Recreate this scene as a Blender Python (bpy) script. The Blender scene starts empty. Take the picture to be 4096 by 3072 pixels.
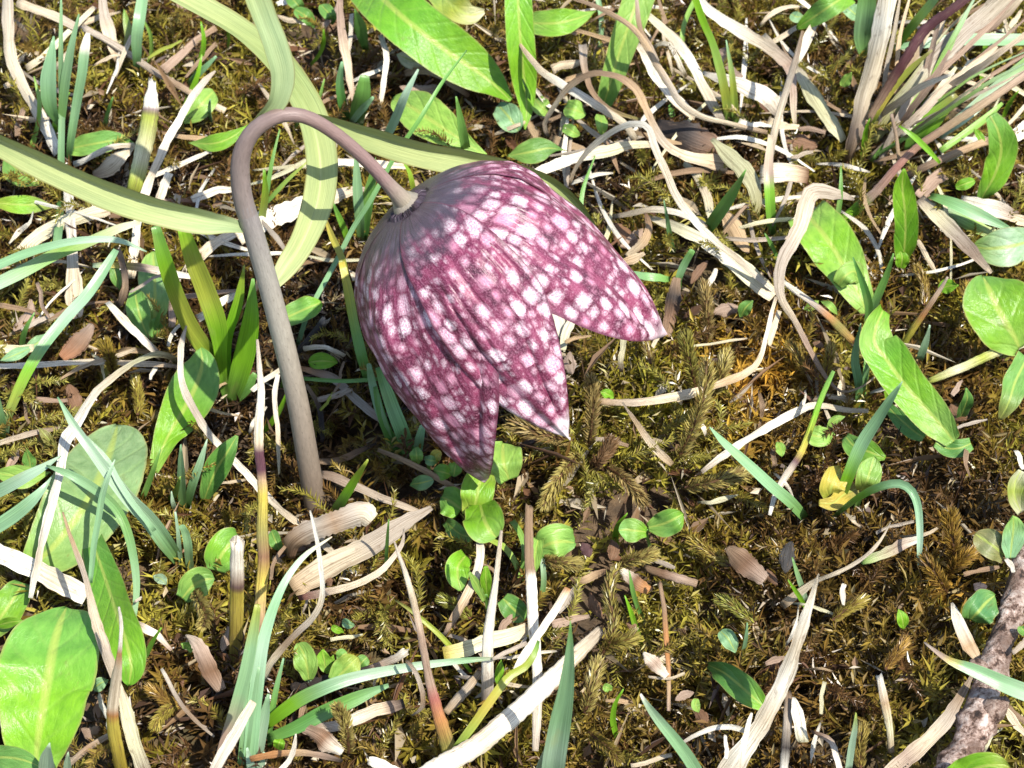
import bpy, math, random
import numpy as np
from mathutils import Vector

# ------------------------------------------------------------------ camera, sky, sun, exposure
scene = bpy.context.scene
col = scene.collection
random.seed(7)
rng = np.random.default_rng(11)
R = math.radians

PITCH = R(50.0)
HFOV = R(34.0)
CAM_D = 0.254
FPX = 512.0 / math.tan(HFOV / 2)
FWD = np.array([0.0, math.cos(PITCH), -math.sin(PITCH)])
UPV = np.array([0.0, math.sin(PITCH), math.cos(PITCH)])
RGT = np.array([1.0, 0.0, 0.0])
CAM = -FWD * CAM_D

cam_data = bpy.data.cameras.new('camera')
cam_data.sensor_width = 36.0
cam_data.lens = 18.0 / math.tan(HFOV / 2)
cam_data.clip_start = 0.005
cam_data.clip_end = 200.0
cam = bpy.data.objects.new('camera', cam_data)
cam.location = CAM
cam.rotation_euler = (math.pi / 2 - PITCH, 0, 0)
col.objects.link(cam)
scene.camera = cam
cam_data.dof.use_dof = True
cam_data.dof.focus_distance = 0.226
cam_data.dof.aperture_fstop = 80.0

SUN_DIR = Vector((0.38, -0.32, 0.87)).normalized()      # towards the sun
SUN_EL = math.asin(SUN_DIR.z)
SUN_AZ = math.atan2(SUN_DIR.x, SUN_DIR.y)
world = bpy.data.worlds.new('World')
scene.world = world
world.use_nodes = True
wn = world.node_tree
wn.nodes.clear()
sky = wn.nodes.new('ShaderNodeTexSky')
sky.sky_type = 'NISHITA'
sky.sun_disc = False
sky.sun_elevation = SUN_EL
sky.sun_rotation = SUN_AZ
bg = wn.nodes.new('ShaderNodeBackground')
bg.inputs['Strength'].default_value = 0.15
wo = wn.nodes.new('ShaderNodeOutputWorld')
wn.links.new(sky.outputs[0], bg.inputs[0])
wn.links.new(bg.outputs[0], wo.inputs[0])

sun_data = bpy.data.lights.new('sun', 'SUN')
sun_data.energy = 5.0
sun_data.angle = R(0.5)
sun_data.color = (1.0, 0.955, 0.88)
sun = bpy.data.objects.new('sun', sun_data)
sun.rotation_euler = SUN_DIR.to_track_quat('Z', 'Y').to_euler()
sun.location = (0.6, -0.2, 1.0)
col.objects.link(sun)

scene.view_settings.view_transform = 'Standard'
scene.view_settings.look = 'None'
scene.view_settings.gamma = 1.0
scene.view_settings.exposure = 0.72
scene.view_settings.use_curve_mapping = False

# ------------------------------------------------------------------ geometry of the place
def G(x, y):
    """height of the moss surface (metres) over the ground plane"""
    x = np.asarray(x, float); y = np.asarray(y, float)
    z = 0.0018 * np.sin(x * 71 + 1.3) * np.cos(y * 63 + 0.4)
    z = z + 0.0012 * np.sin(x * 137 + y * 90) + 0.0008 * np.cos(y * 210 - x * 60 + 2)
    z = z - 0.0045 * np.exp(-(((x + 0.032) / 0.018) ** 2 + ((y + 0.008) / 0.013) ** 2))   # hollow under the flower
    z = z - 0.0035 * np.exp(-(((x - 0.022) / 0.013) ** 2 + ((y + 0.033) / 0.013) ** 2))   # worn brown hollow
    z = z + 0.0030 * np.exp(-(((x - 0.066) / 0.022) ** 2 + ((y + 0.026) / 0.022) ** 2))
    return z

def rays(px, py):
    px = np.asarray(px, float); py = np.asarray(py, float)
    d = (FWD[None, :] + RGT[None, :] * ((px - 512) / FPX)[:, None] - UPV[None, :] * ((py - 384) / FPX)[:, None])
    return d

def P(px, py, h):
    """points h metres above the moss seen at pixels (1024 x 768 frame)"""
    px = np.atleast_1d(px); py = np.atleast_1d(py); h = np.atleast_1d(h)
    d = rays(px, py)
    z = h.astype(float).copy()
    for _ in range(6):
        t = (z - CAM[2]) / d[:, 2]
        p = CAM[None, :] + d * t[:, None]
        z = h + G(p[:, 0], p[:, 1])
    t = (z - CAM[2]) / d[:, 2]
    return CAM[None, :] + d * t[:, None]

def Q(px, py, y):
    """points in the upright plane at depth y seen at pixels"""
    px = np.atleast_1d(px); py = np.atleast_1d(py); y = np.atleast_1d(y)
    d = rays(px, py)
    t = (y - CAM[1]) / d[:, 1]
    return CAM[None, :] + d * t[:, None]

def catmull(a, n):
    a = np.asarray(a, float)
    if len(a) == 2:
        return a[0] + (a[1] - a[0]) * np.linspace(0, 1, n)[:, None]
    seg = np.r_[0, np.cumsum(np.linalg.norm(np.diff(a[:, :2], axis=0), axis=1) + 1e-9)]
    ts = np.linspace(0, seg[-1], n)
    out = np.empty((n, a.shape[1]))
    m = np.empty_like(a)
    for i in range(len(a)):
        lo = max(i - 1, 0); hi = min(i + 1, len(a) - 1)
        m[i] = (a[hi] - a[lo]) / (seg[hi] - seg[lo])
    for k, t in enumerate(ts):
        i = min(np.searchsorted(seg, t, side='right') - 1, len(a) - 2)
        L = seg[i + 1] - seg[i]; u = (t - seg[i]) / L
        out[k] = ((2*u**3 - 3*u**2 + 1) * a[i] + (u**3 - 2*u**2 + u) * L * m[i]
                  + (-2*u**3 + 3*u**2) * a[i + 1] + (u**3 - u**2) * L * m[i + 1])
    return out

# ------------------------------------------------------------------ mesh building
def norm(v):
    return v / (np.linalg.norm(v, axis=-1, keepdims=True) + 1e-12)

def mesh_from(name, verts, quads=None, tris=None, uv=None, colr=None, smooth=True):
    """fast mesh; uv and colr are per vertex"""
    me = bpy.data.meshes.new(name)
    verts = np.asarray(verts, np.float32)
    me.vertices.add(len(verts)); me.vertices.foreach_set('co', verts.ravel())
    parts = []; sizes = []
    if quads is not None and len(quads):
        q = np.asarray(quads, np.int32); parts.append(q.ravel()); sizes.append(np.full(len(q), 4, np.int32))
    if tris is not None and len(tris):
        t = np.asarray(tris, np.int32); parts.append(t.ravel()); sizes.append(np.full(len(t), 3, np.int32))
    loops = np.concatenate(parts); sz = np.concatenate(sizes)
    me.loops.add(len(loops)); me.loops.foreach_set('vertex_index', loops)
    me.polygons.add(len(sz))
    me.polygons.foreach_set('loop_start', np.r_[0, np.cumsum(sz)[:-1]].astype(np.int32))
    me.update(calc_edges=True)
    me.polygons.foreach_set('use_smooth', np.full(len(sz), smooth))
    if uv is not None:
        l = me.uv_layers.new(name='UVMap')
        l.data.foreach_set('uv', np.asarray(uv, np.float32)[loops].ravel())
    if colr is not None:
        c = np.ones((len(verts), 4), np.float32); c[:, :3] = colr
        at = me.color_attributes.new('Col', 'FLOAT_COLOR', 'POINT')
        at.data.foreach_set('color', c.ravel())
    me.validate()
    return me

def link(name, me, mat=None, parent=None):
    o = bpy.data.objects.new(name, me)
    col.objects.link(o)
    if mat is not None and me is not None:
        me.materials.append(mat)
    if parent is not None:
        o.parent = parent
        o.matrix_parent_inverse = parent.matrix_world.inverted()
    return o

def root_at(name, loc):
    o = bpy.data.objects.new(name, None)
    o.empty_display_size = 0.005
    o.location = loc
    col.objects.link(o)
    bpy.context.view_layer.update()
    return o

SEEN = {}
def tag(o, label, cat, group=None):
    o['label'] = label; o['category'] = cat
    if group:
        o['group'] = group
    if label in SEEN and not (group and SEEN[label] == group):
        print('DUPLICATE LABEL', label)
    SEEN[label] = group
    return o

TOCAM = -FWD
def frames(c, twist, n0=None):
    """tangent, side, normal along a centre line"""
    t = np.gradient(c, axis=0); t = norm(t)
    n0 = np.asarray(TOCAM if n0 is None else n0, float)
    s = norm(np.cross(np.broadcast_to(n0, t.shape), t))
    for i in range(1, len(s)):
        if np.dot(s[i], s[i - 1]) < 0: s[i] = -s[i]
    n = norm(np.cross(t, s))
    if np.dot(n.mean(0), n0) < 0: n = -n
    tw = np.asarray(twist)[:, None]
    s2 = s * np.cos(tw) + n * np.sin(tw); n2 = n * np.cos(tw) - s * np.sin(tw)
    return t, s2, n2

def stops(cols, n):
    """colour stops: list of colours (even) or (pos, colour)"""
    if isinstance(cols[0], (float, int)): cols = [cols]
    if len(cols[0]) == 3: cols = [(i / max(1, len(cols) - 1), c) for i, c in enumerate(cols)]
    ps = [c[0] for c in cols]; t = np.linspace(0, 1, n)
    return np.stack([np.interp(t, ps, [c[1][k] for c in cols]) for k in range(3)], 1)

def ribbon(name, c, wid, cols, nv=5, fold=0.0, cup=0.0, thick=0.00018, twist=None, wav=0.0, wavn=3.0, n0=None, ragged=0.0, lip=None):
    """closed thin blade along centre line c with full width wid"""
    n = len(c)
    tw = np.zeros(n) if twist is None else twist
    t, s, nn = frames(c, tw, n0)
    v = np.linspace(-1, 1, nv)
    hw = wid / 2
    arc = np.r_[0, np.cumsum(np.linalg.norm(np.diff(c, axis=0), axis=1))]
    ph = random.uniform(0, 6.28)
    off = (fold * np.abs(v)[None, :] + cup * (v ** 2)[None, :]) * hw[:, None]
    if wav:
        off = off + wav * np.sin(arc / arc[-1] * wavn * 6.28 + ph)[:, None] * (v * np.abs(v))[None, :] * hw.max() \
                  + wav * 0.5 * np.sin(arc / arc[-1] * wavn * 9.1 + ph * 2)[:, None] * (v ** 2)[None, :] * hw.max()
    vv = np.broadcast_to(v[None, :], (n, nv)).copy()
    if ragged:
        r = 1 + ragged * np.array([random.uniform(-1, 1) for _ in range(2 * n)]).reshape(n, 2)
        vv[:, 0] *= r[:, 0]; vv[:, -1] *= r[:, 1]
    top = c[:, None, :] + s[:, None, :] * (vv * hw[:, None])[..., None] + nn[:, None, :] * off[..., None]
    if lip:                                   # one half of the blade stands up along the keel
        sg, k, th_ = lip
        d = np.clip(v * sg - k, 0, 2)[None, :] * hw[:, None] * np.clip(np.linspace(0, 8, n), 0, 1)[:, None]
        top = top - s[:, None, :] * (sg * d * (1 - math.cos(th_)))[..., None] + nn[:, None, :] * (d * math.sin(th_))[..., None]
    th = thick * (1 - np.abs(v) ** 4)
    bot = top - nn[:, None, :] * th[None, :, None]
    V = np.concatenate([top.reshape(-1, 3), bot.reshape(-1, 3)])
    idx = np.arange(n * nv).reshape(n, nv)
    q = np.stack([idx[:-1, :-1], idx[1:, :-1], idx[1:, 1:], idx[:-1, 1:]], -1).reshape(-1, 4)
    a, b = V[q[0, 1]] - V[q[0, 0]], V[q[0, 3]] - V[q[0, 0]]
    if np.dot(np.cross(a, b), nn[0]) < 0: q = q[:, ::-1]
    m = n * nv
    q2 = (q + m)[:, ::-1]
    ends = []
    for k in range(nv - 1):
        ends.append((idx[0, k], idx[0, k + 1], idx[0, k + 1] + m, idx[0, k] + m))
        ends.append((idx[-1, k + 1], idx[-1, k], idx[-1, k] + m, idx[-1, k + 1] + m))
    Q4 = np.concatenate([q, q2, np.array(ends)])
    sd = random.uniform(0, 50)
    uv = np.stack([np.broadcast_to(arc[:, None] * 100 + sd, (n, nv)), np.broadcast_to(v[None, :], (n, nv))], -1).reshape(-1, 2)
    cc = np.repeat(stops(cols, n), nv, axis=0)
    return mesh_from(name, V, Q4, uv=np.concatenate([uv, uv]), colr=np.concatenate([cc, cc]))

def tube(name, c, rad, cols, sides=10, bump=0.0, flat=1.0, cap=True, rough=None, torn=0.0):
    n = len(c)
    t, s, nn = frames(c, np.zeros(n))
    a = np.linspace(0, 2 * math.pi, sides, endpoint=False)
    rr = np.broadcast_to(np.asarray(rad)[:, None], (n, sides)).copy()
    if bump:
        rr *= 1 + bump * (rng.random((n, sides)) - 0.5)
    if rough is not None:
        rr *= rough
    V = c[:, None, :] + s[:, None, :] * (np.cos(a)[None, :] * rr)[..., None] + nn[:, None, :] * (np.sin(a)[None, :] * rr * flat)[..., None]
    if torn:
        V[0] = V[0] - t[0] * (rng.random(sides) * torn * 2.2 * rr[1])[:, None]
        V[0] = c[0] + (V[0] - c[0]) * (1.0 + 0.25 * rng.random(sides))[:, None]
    arc = np.r_[0, np.cumsum(np.linalg.norm(np.diff(c, axis=0), axis=1))]
    idx = np.arange(n * sides).reshape(n, sides); nx = np.roll(idx, -1, axis=1)
    q = np.stack([idx[:-1], nx[:-1], nx[1:], idx[1:]], -1).reshape(-1, 4)
    V = V.reshape(-1, 3)
    f = V[q[0, 0]] - c[0]; nrm = np.cross(V[q[0, 1]] - V[q[0, 0]], V[q[0, 3]] - V[q[0, 0]])
    if np.dot(nrm, f) < 0: q = q[:, ::-1]
    tr = []
    if cap:
        V = np.concatenate([V, c[:1], c[-1:]]); b = n * sides
        for k in range(sides):
            k2 = (k + 1) % sides
            tr.append((b, idx[0, k2], idx[0, k])); tr.append((b + 1, idx[-1, k], idx[-1, k2]))
    sd = random.uniform(0, 50)
    uv = np.stack([np.broadcast_to(arc[:, None] * 100 + sd, (n, sides)), np.broadcast_to(np.cos(a)[None, :], (n, sides))], -1).reshape(-1, 2)
    cc = np.repeat(stops(cols, n), sides, axis=0)
    if cap:
        uv = np.concatenate([uv, [[sd, 0], [sd + arc[-1] * 100, 0]]]); cc = np.concatenate([cc, cc[:1], cc[-1:]])
    return mesh_from(name, V, q, tr, uv=uv, colr=cc)

# ------------------------------------------------------------------ materials
def N(nt, typ, **kw):
    n = nt.nodes.new(typ)
    for k, v in kw.items():
        setattr(n, k, v)
    return n

def base_mat(name):
    m = bpy.data.materials.new(name); m.use_nodes = True
    nt = m.node_tree; nt.nodes.clear()
    out = N(nt, 'ShaderNodeOutputMaterial')
    return m, nt, out

def math_node(nt, op, a, b=None, c=None, clamp=False):
    n = N(nt, 'ShaderNodeMath', operation=op, use_clamp=clamp)
    for i, x in enumerate((a, b, c)):
        if x is None: continue
        if isinstance(x, (int, float)): n.inputs[i].default_value = x
        else: nt.links.new(x, n.inputs[i])
    return n.outputs[0]

def ramp(nt, fac, pts, interp='LINEAR'):
    r = N(nt, 'ShaderNodeValToRGB'); r.color_ramp.interpolation = interp
    el = r.color_ramp.elements
    while len(el) > 1: el.remove(el[-1])
    el[0].position = pts[0][0]; el[0].color = (*pts[0][1], 1)
    for p, c in pts[1:]:
        e = el.new(p); e.color = (*c, 1)
    nt.links.new(fac, r.inputs[0])
    return r.outputs[0]

def mix(nt, fac, a, b, mode='MIX'):
    n = N(nt, 'ShaderNodeMix', data_type='RGBA', blend_type=mode)
    if isinstance(fac, (int, float)): n.inputs[0].default_value = fac
    else: nt.links.new(fac, n.inputs[0])
    for i, x in ((6, a), (7, b)):
        if isinstance(x, tuple): n.inputs[i].default_value = (*x, 1)
        else: nt.links.new(x, n.inputs[i])
    return n.outputs[2]

def uv_scaled(nt, sx, sy, off=0.0):
    uv = N(nt, 'ShaderNodeUVMap', uv_map='UVMap')
    mp = N(nt, 'ShaderNodeMapping')
    mp.inputs['Scale'].default_value = (sx, sy, 1)
    mp.inputs['Location'].default_value = (off, off * 0.37, 0)
    nt.links.new(uv.outputs[0], mp.inputs[0])
    return mp.outputs[0]

def noise(nt, vec, scale=1.0, detail=3.0, rough=0.55):
    n = N(nt, 'ShaderNodeTexNoise')
    n.inputs['Scale'].default_value = scale; n.inputs['Detail'].default_value = detail; n.inputs['Roughness'].default_value = rough
    nt.links.new(vec, n.inputs['Vector'])
    return n.outputs['Fac']

def finish(nt, out, colour, rough=0.5, spec=0.4, trans=0.2, bump=None, bump_str=0.3, bump_dist=0.0002, tcol=None, sheen=0.0):
    p = N(nt, 'ShaderNodeBsdfPrincipled')
    nt.links.new(colour, p.inputs['Base Color'])
    if isinstance(rough, (int, float)): p.inputs['Roughness'].default_value = rough
    else: nt.links.new(rough, p.inputs['Roughness'])
    p.inputs['Specular IOR Level'].default_value = spec
    if bump is not None:
        b = N(nt, 'ShaderNodeBump'); b.inputs['Strength'].default_value = bump_str; b.inputs['Distance'].default_value = bump_dist
        nt.links.new(bump, b.inputs['Height']); nt.links.new(b.outputs[0], p.inputs['Normal'])
    if trans:
        tr = N(nt, 'ShaderNodeBsdfTranslucent')
        if tcol is None: nt.links.new(colour, tr.inputs[0])
        else: nt.links.new(tcol, tr.inputs[0])
        mx = N(nt, 'ShaderNodeMixShader'); mx.inputs[0].default_value = trans
        nt.links.new(p.outputs[0], mx.inputs[1]); nt.links.new(tr.outputs[0], mx.inputs[2])
        nt.links.new(mx.outputs[0], out.inputs[0])
    else:
        nt.links.new(p.outputs[0], out.inputs[0])

def col_attr(nt):
    return N(nt, 'ShaderNodeVertexColor', layer_name='Col').outputs[0]

def make_straw(name='dry_straw'):
    m, nt, out = base_mat(name)
    c = col_attr(nt)
    st = noise(nt, uv_scaled(nt, 0.55, 6.5), 1.6, 5, 0.65)
    f = ramp(nt, st, [(0.32, (0.34, 0.30, 0.25)), (0.43, (0.80, 0.77, 0.72)), (0.52, (1.05, 1.05, 1.04)), (0.66, (1.25, 1.25, 1.23))])
    c = mix(nt, 1.0, c, f, 'MULTIPLY')
    bl = noise(nt, uv_scaled(nt, 3.0, 1.2, 7.3), 1.3, 5, 0.65)
    c = mix(nt, ramp(nt, bl, [(0.57, (0, 0, 0)), (0.70, (0.75,) * 3)]), c, (0.19, 0.125, 0.075))
    g2 = noise(nt, uv_scaled(nt, 0.35, 1.6, 11.0), 1.2, 3)
    c = mix(nt, ramp(nt, g2, [(0.36, (0.6,) * 3), (0.48, (0,) * 3)]), c, mix(nt, 1.0, c, (0.66, 0.62, 0.58), 'MULTIPLY'))
    finish(nt, out, c, 0.55, 0.4, 0.12, st, 0.9, 0.0002)
    return m

def make_grass():
    m, nt, out = base_mat('grass_green')
    c = col_attr(nt)
    st = noise(nt, uv_scaled(nt, 0.5, 6.0), 1.5, 3)
    f = ramp(nt, st, [(0.3, (0.72,) * 3), (0.65, (1.18,) * 3)])
    c = mix(nt, 1.0, c, f, 'MULTIPLY')
    bl = noise(nt, uv_scaled(nt, 1.1, 0.5, 3.1), 1.0, 4)
    c = mix(nt, ramp(nt, bl, [(0.6, (0, 0, 0)), (0.8, (0.5,) * 3)]), c, (0.42, 0.40, 0.14))
    finish(nt, out, c, 0.32, 0.55, 0.28, st, 0.5, 0.0001)
    return m

def make_leaf():
    m, nt, out = base_mat('broad_leaf')
    c = col_attr(nt)
    uv = N(nt, 'ShaderNodeUVMap', uv_map='UVMap'); sp = N(nt, 'ShaderNodeSeparateXYZ')
    nt.links.new(uv.outputs[0], sp.inputs[0])
    av = math_node(nt, 'ABSOLUTE', sp.outputs[1])
    mott = noise(nt, uv_scaled(nt, 3.0, 2.2), 1.6, 5, 0.6)
    c = mix(nt, 1.0, c, ramp(nt, mott, [(0.3, (0.68, 0.76, 0.68)), (0.55, (1.0,) * 3), (0.75, (1.22, 1.14, 1.2))]), 'MULTIPLY')
    # midrib and side veins: paler lines of the leaf itself
    rib = ramp(nt, av, [(0.0, (0.75,) * 3), (0.07, (0.55,) * 3), (0.13, (0,) * 3)])
    c = mix(nt, rib, c, (0.42, 0.50, 0.10))
    vv = math_node(nt, 'MULTIPLY_ADD', av, 0.55, sp.outputs[0])
    wv = math_node(nt, 'SINE', math_node(nt, 'MULTIPLY', vv, 15.0))
    vein = math_node(nt, 'POWER', math_node(nt, 'MULTIPLY_ADD', wv, 0.5, 0.5), 10.0)
    c = mix(nt, math_node(nt, 'MULTIPLY', vein, 0.10), c, (0.36, 0.48, 0.12))
    edge = ramp(nt, av, [(0.93, (0,) * 3), (0.99, (0.55,) * 3)])
    c = mix(nt, edge, c, (0.36, 0.30, 0.10))
    spots = noise(nt, uv_scaled(nt, 6, 5, 9.0), 1.4, 4, 0.6)
    c = mix(nt, ramp(nt, spots, [(0.66, (0,) * 3), (0.76, (0.5,) * 3)]), c, (0.22, 0.20, 0.05))
    vo = N(nt, 'ShaderNodeTexVoronoi', feature='DISTANCE_TO_EDGE', voronoi_dimensions='2D'); vo.inputs['Scale'].default_value = 1.0
    nt.links.new(uv_scaled(nt, 10, 8), vo.inputs['Vector'])
    net = ramp(nt, vo.outputs['Distance'], [(0.02, (1,) * 3), (0.12, (0,) * 3)])
    c = mix(nt, math_node(nt, 'MULTIPLY', net, 0.05), c, (0.34, 0.46, 0.12))
    dirt = noise(nt, uv_scaled(nt, 2.0, 1.6, 21.0), 1.0, 6, 0.7)
    c = mix(nt, ramp(nt, dirt, [(0.60, (0,) * 3), (0.74, (0.6,) * 3)]), c, (0.17, 0.16, 0.05))
    cells = math_node(nt, 'ADD', noise(nt, uv_scaled(nt, 9, 7), 1.3, 3, 0.6), math_node(nt, 'MULTIPLY', net, -0.12))
    h = math_node(nt, 'ADD', cells, math_node(nt, 'MULTIPLY', vein, -0.6))
    finish(nt, out, c, 0.38, 0.4, 0.30, h, 0.45, 0.00025)
    return m

def make_stalk():
    m, nt, out = base_mat('stalk')
    c = col_attr(nt)
    st = noise(nt, uv_scaled(nt, 3.0, 2.0), 2.0, 5, 0.6)
    c = mix(nt, 1.0, c, ramp(nt, st, [(0.3, (0.82,) * 3), (0.55, (1.0,) * 3), (0.7, (1.12,) * 3)]), 'MULTIPLY')
    sp = noise(nt, uv_scaled(nt, 14, 6, 2.2), 1.0, 2)
    c = mix(nt, ramp(nt, sp, [(0.62, (0,) * 3), (0.72, (0.5,) * 3)]), c, (0.10, 0.07, 0.05))
    finish(nt, out, c, 0.45, 0.4, 0.0, st, 0.4, 0.0002)
    return m

def make_stem():
    m = make_stalk(); m.name = 'fritillary_stem'
    return m

def make_frit_leaf():
    m, nt, out = base_mat('fritillary_leaf')
    c = col_attr(nt)
    st = noise(nt, uv_scaled(nt, 0.35, 9.0), 1.6, 3)
    c = mix(nt, 1.0, c, ramp(nt, st, [(0.3, (0.82,) * 3), (0.65, (1.12,) * 3)]), 'MULTIPLY')
    uv = N(nt, 'ShaderNodeUVMap', uv_map='UVMap'); sp = N(nt, 'ShaderNodeSeparateXYZ')
    nt.links.new(uv.outputs[0], sp.inputs[0])
    av = math_node(nt, 'ABSOLUTE', sp.outputs[1])
    bl = noise(nt, uv_scaled(nt, 0.8, 1.4, 5.0), 1.0, 5, 0.65)
    c = mix(nt, 1.0, c, ramp(nt, bl, [(0.35, (0.80, 0.84, 0.80)), (0.6, (1.06, 1.04, 1.0))]), 'MULTIPLY')
    sc = noise(nt, uv_scaled(nt, 5.0, 7.0, 13.0), 1.0, 4, 0.7)
    c = mix(nt, ramp(nt, sc, [(0.66, (0,) * 3), (0.74, (0.45,) * 3)]), c, (0.20, 0.17, 0.07))
    c = mix(nt, ramp(nt, av, [(0.88, (0,) * 3), (0.97, (0.7,) * 3)]), c, (0.22, 0.20, 0.06))
    finish(nt, out, c, 0.5, 0.4, 0.22, st, 0.4, 0.0002)
    return m

def make_tepal():
    m, nt, out = base_mat('chequered_tepal')
    uv = N(nt, 'ShaderNodeUVMap', uv_map='UVMap')
    sp = N(nt, 'ShaderNodeSeparateXYZ'); nt.links.new(uv.outputs[0], sp.inputs[0])
    U, V = sp.outputs[0], sp.outputs[1]            # cm along (plus 10 per tepal), cm across
    n3 = N(nt, 'ShaderNodeTexNoise'); n3.inputs['Scale'].default_value = 2.6; n3.inputs['Detail'].default_value = 3
    nt.links.new(uv.outputs[0], n3.inputs['Vector'])
    wob = mix(nt, 0.13, uv.outputs[0], n3.outputs['Color'], 'ADD')
    big = noise(nt, uv_scaled(nt, 0.9, 1.3, 2.0), 1.0, 2)
    def spots(sx, sy, thr, soft, rnd):
        mp = N(nt, 'ShaderNodeMapping'); mp.inputs['Scale'].default_value = (sx, sy, 1)
        nt.links.new(wob, mp.inputs[0])
        vo = N(nt, 'ShaderNodeTexVoronoi', distance='MINKOWSKI', voronoi_dimensions='2D')
        vo.inputs['Scale'].default_value = 1.0; vo.inputs['Randomness'].default_value = rnd; vo.inputs['Exponent'].default_value = 3.0
        nt.links.new(mp.outputs[0], vo.inputs['Vector'])
        cs = N(nt, 'ShaderNodeSeparateXYZ'); nt.links.new(vo.outputs['Color'], cs.inputs[0])
        t = math_node(nt, 'ADD', math_node(nt, 'MULTIPLY_ADD', cs.outputs[0], 0.34, thr), math_node(nt, 'MULTIPLY_ADD', big, 0.5, -0.25))
        d = math_node(nt, 'SUBTRACT', t, vo.outputs['Distance'])
        return math_node(nt, 'MULTIPLY', d, 1.0 / soft, clamp=True), cs.outputs[1]
    s1, c1 = spots(3.5, 5.0, 0.215, 0.27, 0.5)
    s2, c2 = spots(6.5, 9.0, 0.14, 0.34, 0.8)
    s = math_node(nt, 'MAXIMUM', s1, math_node(nt, 'MULTIPLY', s2, 0.5))
    fine = noise(nt, uv_scaled(nt, 38, 46), 1.0, 3, 0.7)
    med = noise(nt, uv_scaled(nt, 3.2, 5.0, 4.0), 1.0, 3)
    streak = noise(nt, uv_scaled(nt, 2.2, 16.0, 1.0), 1.0, 3)
    ground = ramp(nt, med, [(0.33, (0.045, 0.006, 0.018)), (0.5, (0.135, 0.014, 0.046)), (0.68, (0.25, 0.045, 0.098))])
    ground = mix(nt, ramp(nt, fine, [(0.46, (0,) * 3), (0.66, (0.5,) * 3)]), ground, (0.48, 0.20, 0.28))
    ground = mix(nt, ramp(nt, streak, [(0.26, (0.6,) * 3), (0.40, (0,) * 3)]), ground, (0.055, 0.012, 0.03))
    pale = mix(nt, math_node(nt, 'POWER', c1, 1.6), (0.93, 0.84, 0.86), (0.56, 0.25, 0.33))
    pale = mix(nt, ramp(nt, fine, [(0.42, (0.8,) * 3), (0.58, (0,) * 3)]), pale, (0.46, 0.14, 0.25))
    pale = mix(nt, ramp(nt, streak, [(0.28, (0.6,) * 3), (0.40, (0,) * 3)]), pale, (0.36, 0.10, 0.19))
    c = mix(nt, s, ground, pale)
    # grey bloom over the shoulder by the pedicel (local length along the tepal, from the colour attribute)
    at = N(nt, 'ShaderNodeSeparateColor'); nt.links.new(col_attr(nt), at.inputs[0])
    uu = math_node(nt, 'MULTIPLY_ADD', math_node(nt, 'SUBTRACT', med, 0.5), 0.22, at.outputs[0])
    c = mix(nt, ramp(nt, uu, [(0.08, (0.95,) * 3), (0.20, (0,) * 3)]), c, (0.07, 0.055, 0.072))
    # pale tip
    c = mix(nt, math_node(nt, 'MULTIPLY', ramp(nt, uu, [(0.90, (0,) * 3), (0.99, (0.9,) * 3)]), at.outputs[1]), c, (0.9, 0.84, 0.82))
    # darker margin line
    c = mix(nt, ramp(nt, at.outputs[2], [(0.94, (0,) * 3), (0.985, (0.85,) * 3)]), c, (0.11, 0.022, 0.045))
    hb = math_node(nt, 'ADD', math_node(nt, 'MULTIPLY', streak, 1.4), math_node(nt, 'MULTIPLY', fine, 0.35))
    finish(nt, out, c, 0.34, 0.55, 0.16, hb, 0.40, 0.0004)
    return m

def make_moss():
    m, nt, out = base_mat('moss')
    finish(nt, out, col_attr(nt), 0.32, 0.5, 0.32)
    return m

def make_soil():
    m, nt, out = base_mat('humus_soil')
    tc = N(nt, 'ShaderNodeTexCoord')
    a = noise(nt, tc.outputs['Object'], 260.0, 6, 0.65)
    b = noise(nt, tc.outputs['Object'], 60.0, 4)
    c = ramp(nt, a, [(0.3, (0.025, 0.017, 0.010)), (0.5, (0.075, 0.048, 0.026)), (0.7, (0.17, 0.11, 0.055))])
    c = mix(nt, ramp(nt, b, [(0.45, (0,) * 3), (0.7, (0.6,) * 3)]), c, (0.06, 0.055, 0.015))
    finish(nt, out, c, 0.75, 0.3, 0.0, a, 0.8, 0.002)
    return m

def make_bark():
    m, nt, out = base_mat('twig_bark')
    tc = N(nt, 'ShaderNodeTexCoord')
    a = noise(nt, tc.outputs['Object'], 760.0, 6, 0.72)
    b = noise(nt, tc.outputs['Object'], 190.0, 3)
    c = ramp(nt, a, [(0.36, (0.02, 0.011, 0.008)), (0.44, (0.13, 0.075, 0.05)), (0.53, (0.42, 0.31, 0.25)), (0.66, (0.70, 0.61, 0.53))])
    c = mix(nt, ramp(nt, b, [(0.50, (0,) * 3), (0.62, (0.85,) * 3)]), c, (0.11, 0.065, 0.045))
    c = mix(nt, 1.0, c, col_attr(nt), 'MULTIPLY')
    finish(nt, out, c, 0.6, 0.35, 0.0, a, 1.0, 0.0007)
    return m

M = dict(straw=make_straw(), grass=make_grass(), leaf=make_leaf(), stalk=make_straw('dry_stalk'), stem=make_stem(), frit=make_frit_leaf(),
         tepal=make_tepal(), moss=make_moss(), soil=make_soil(), bark=make_bark())

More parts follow.
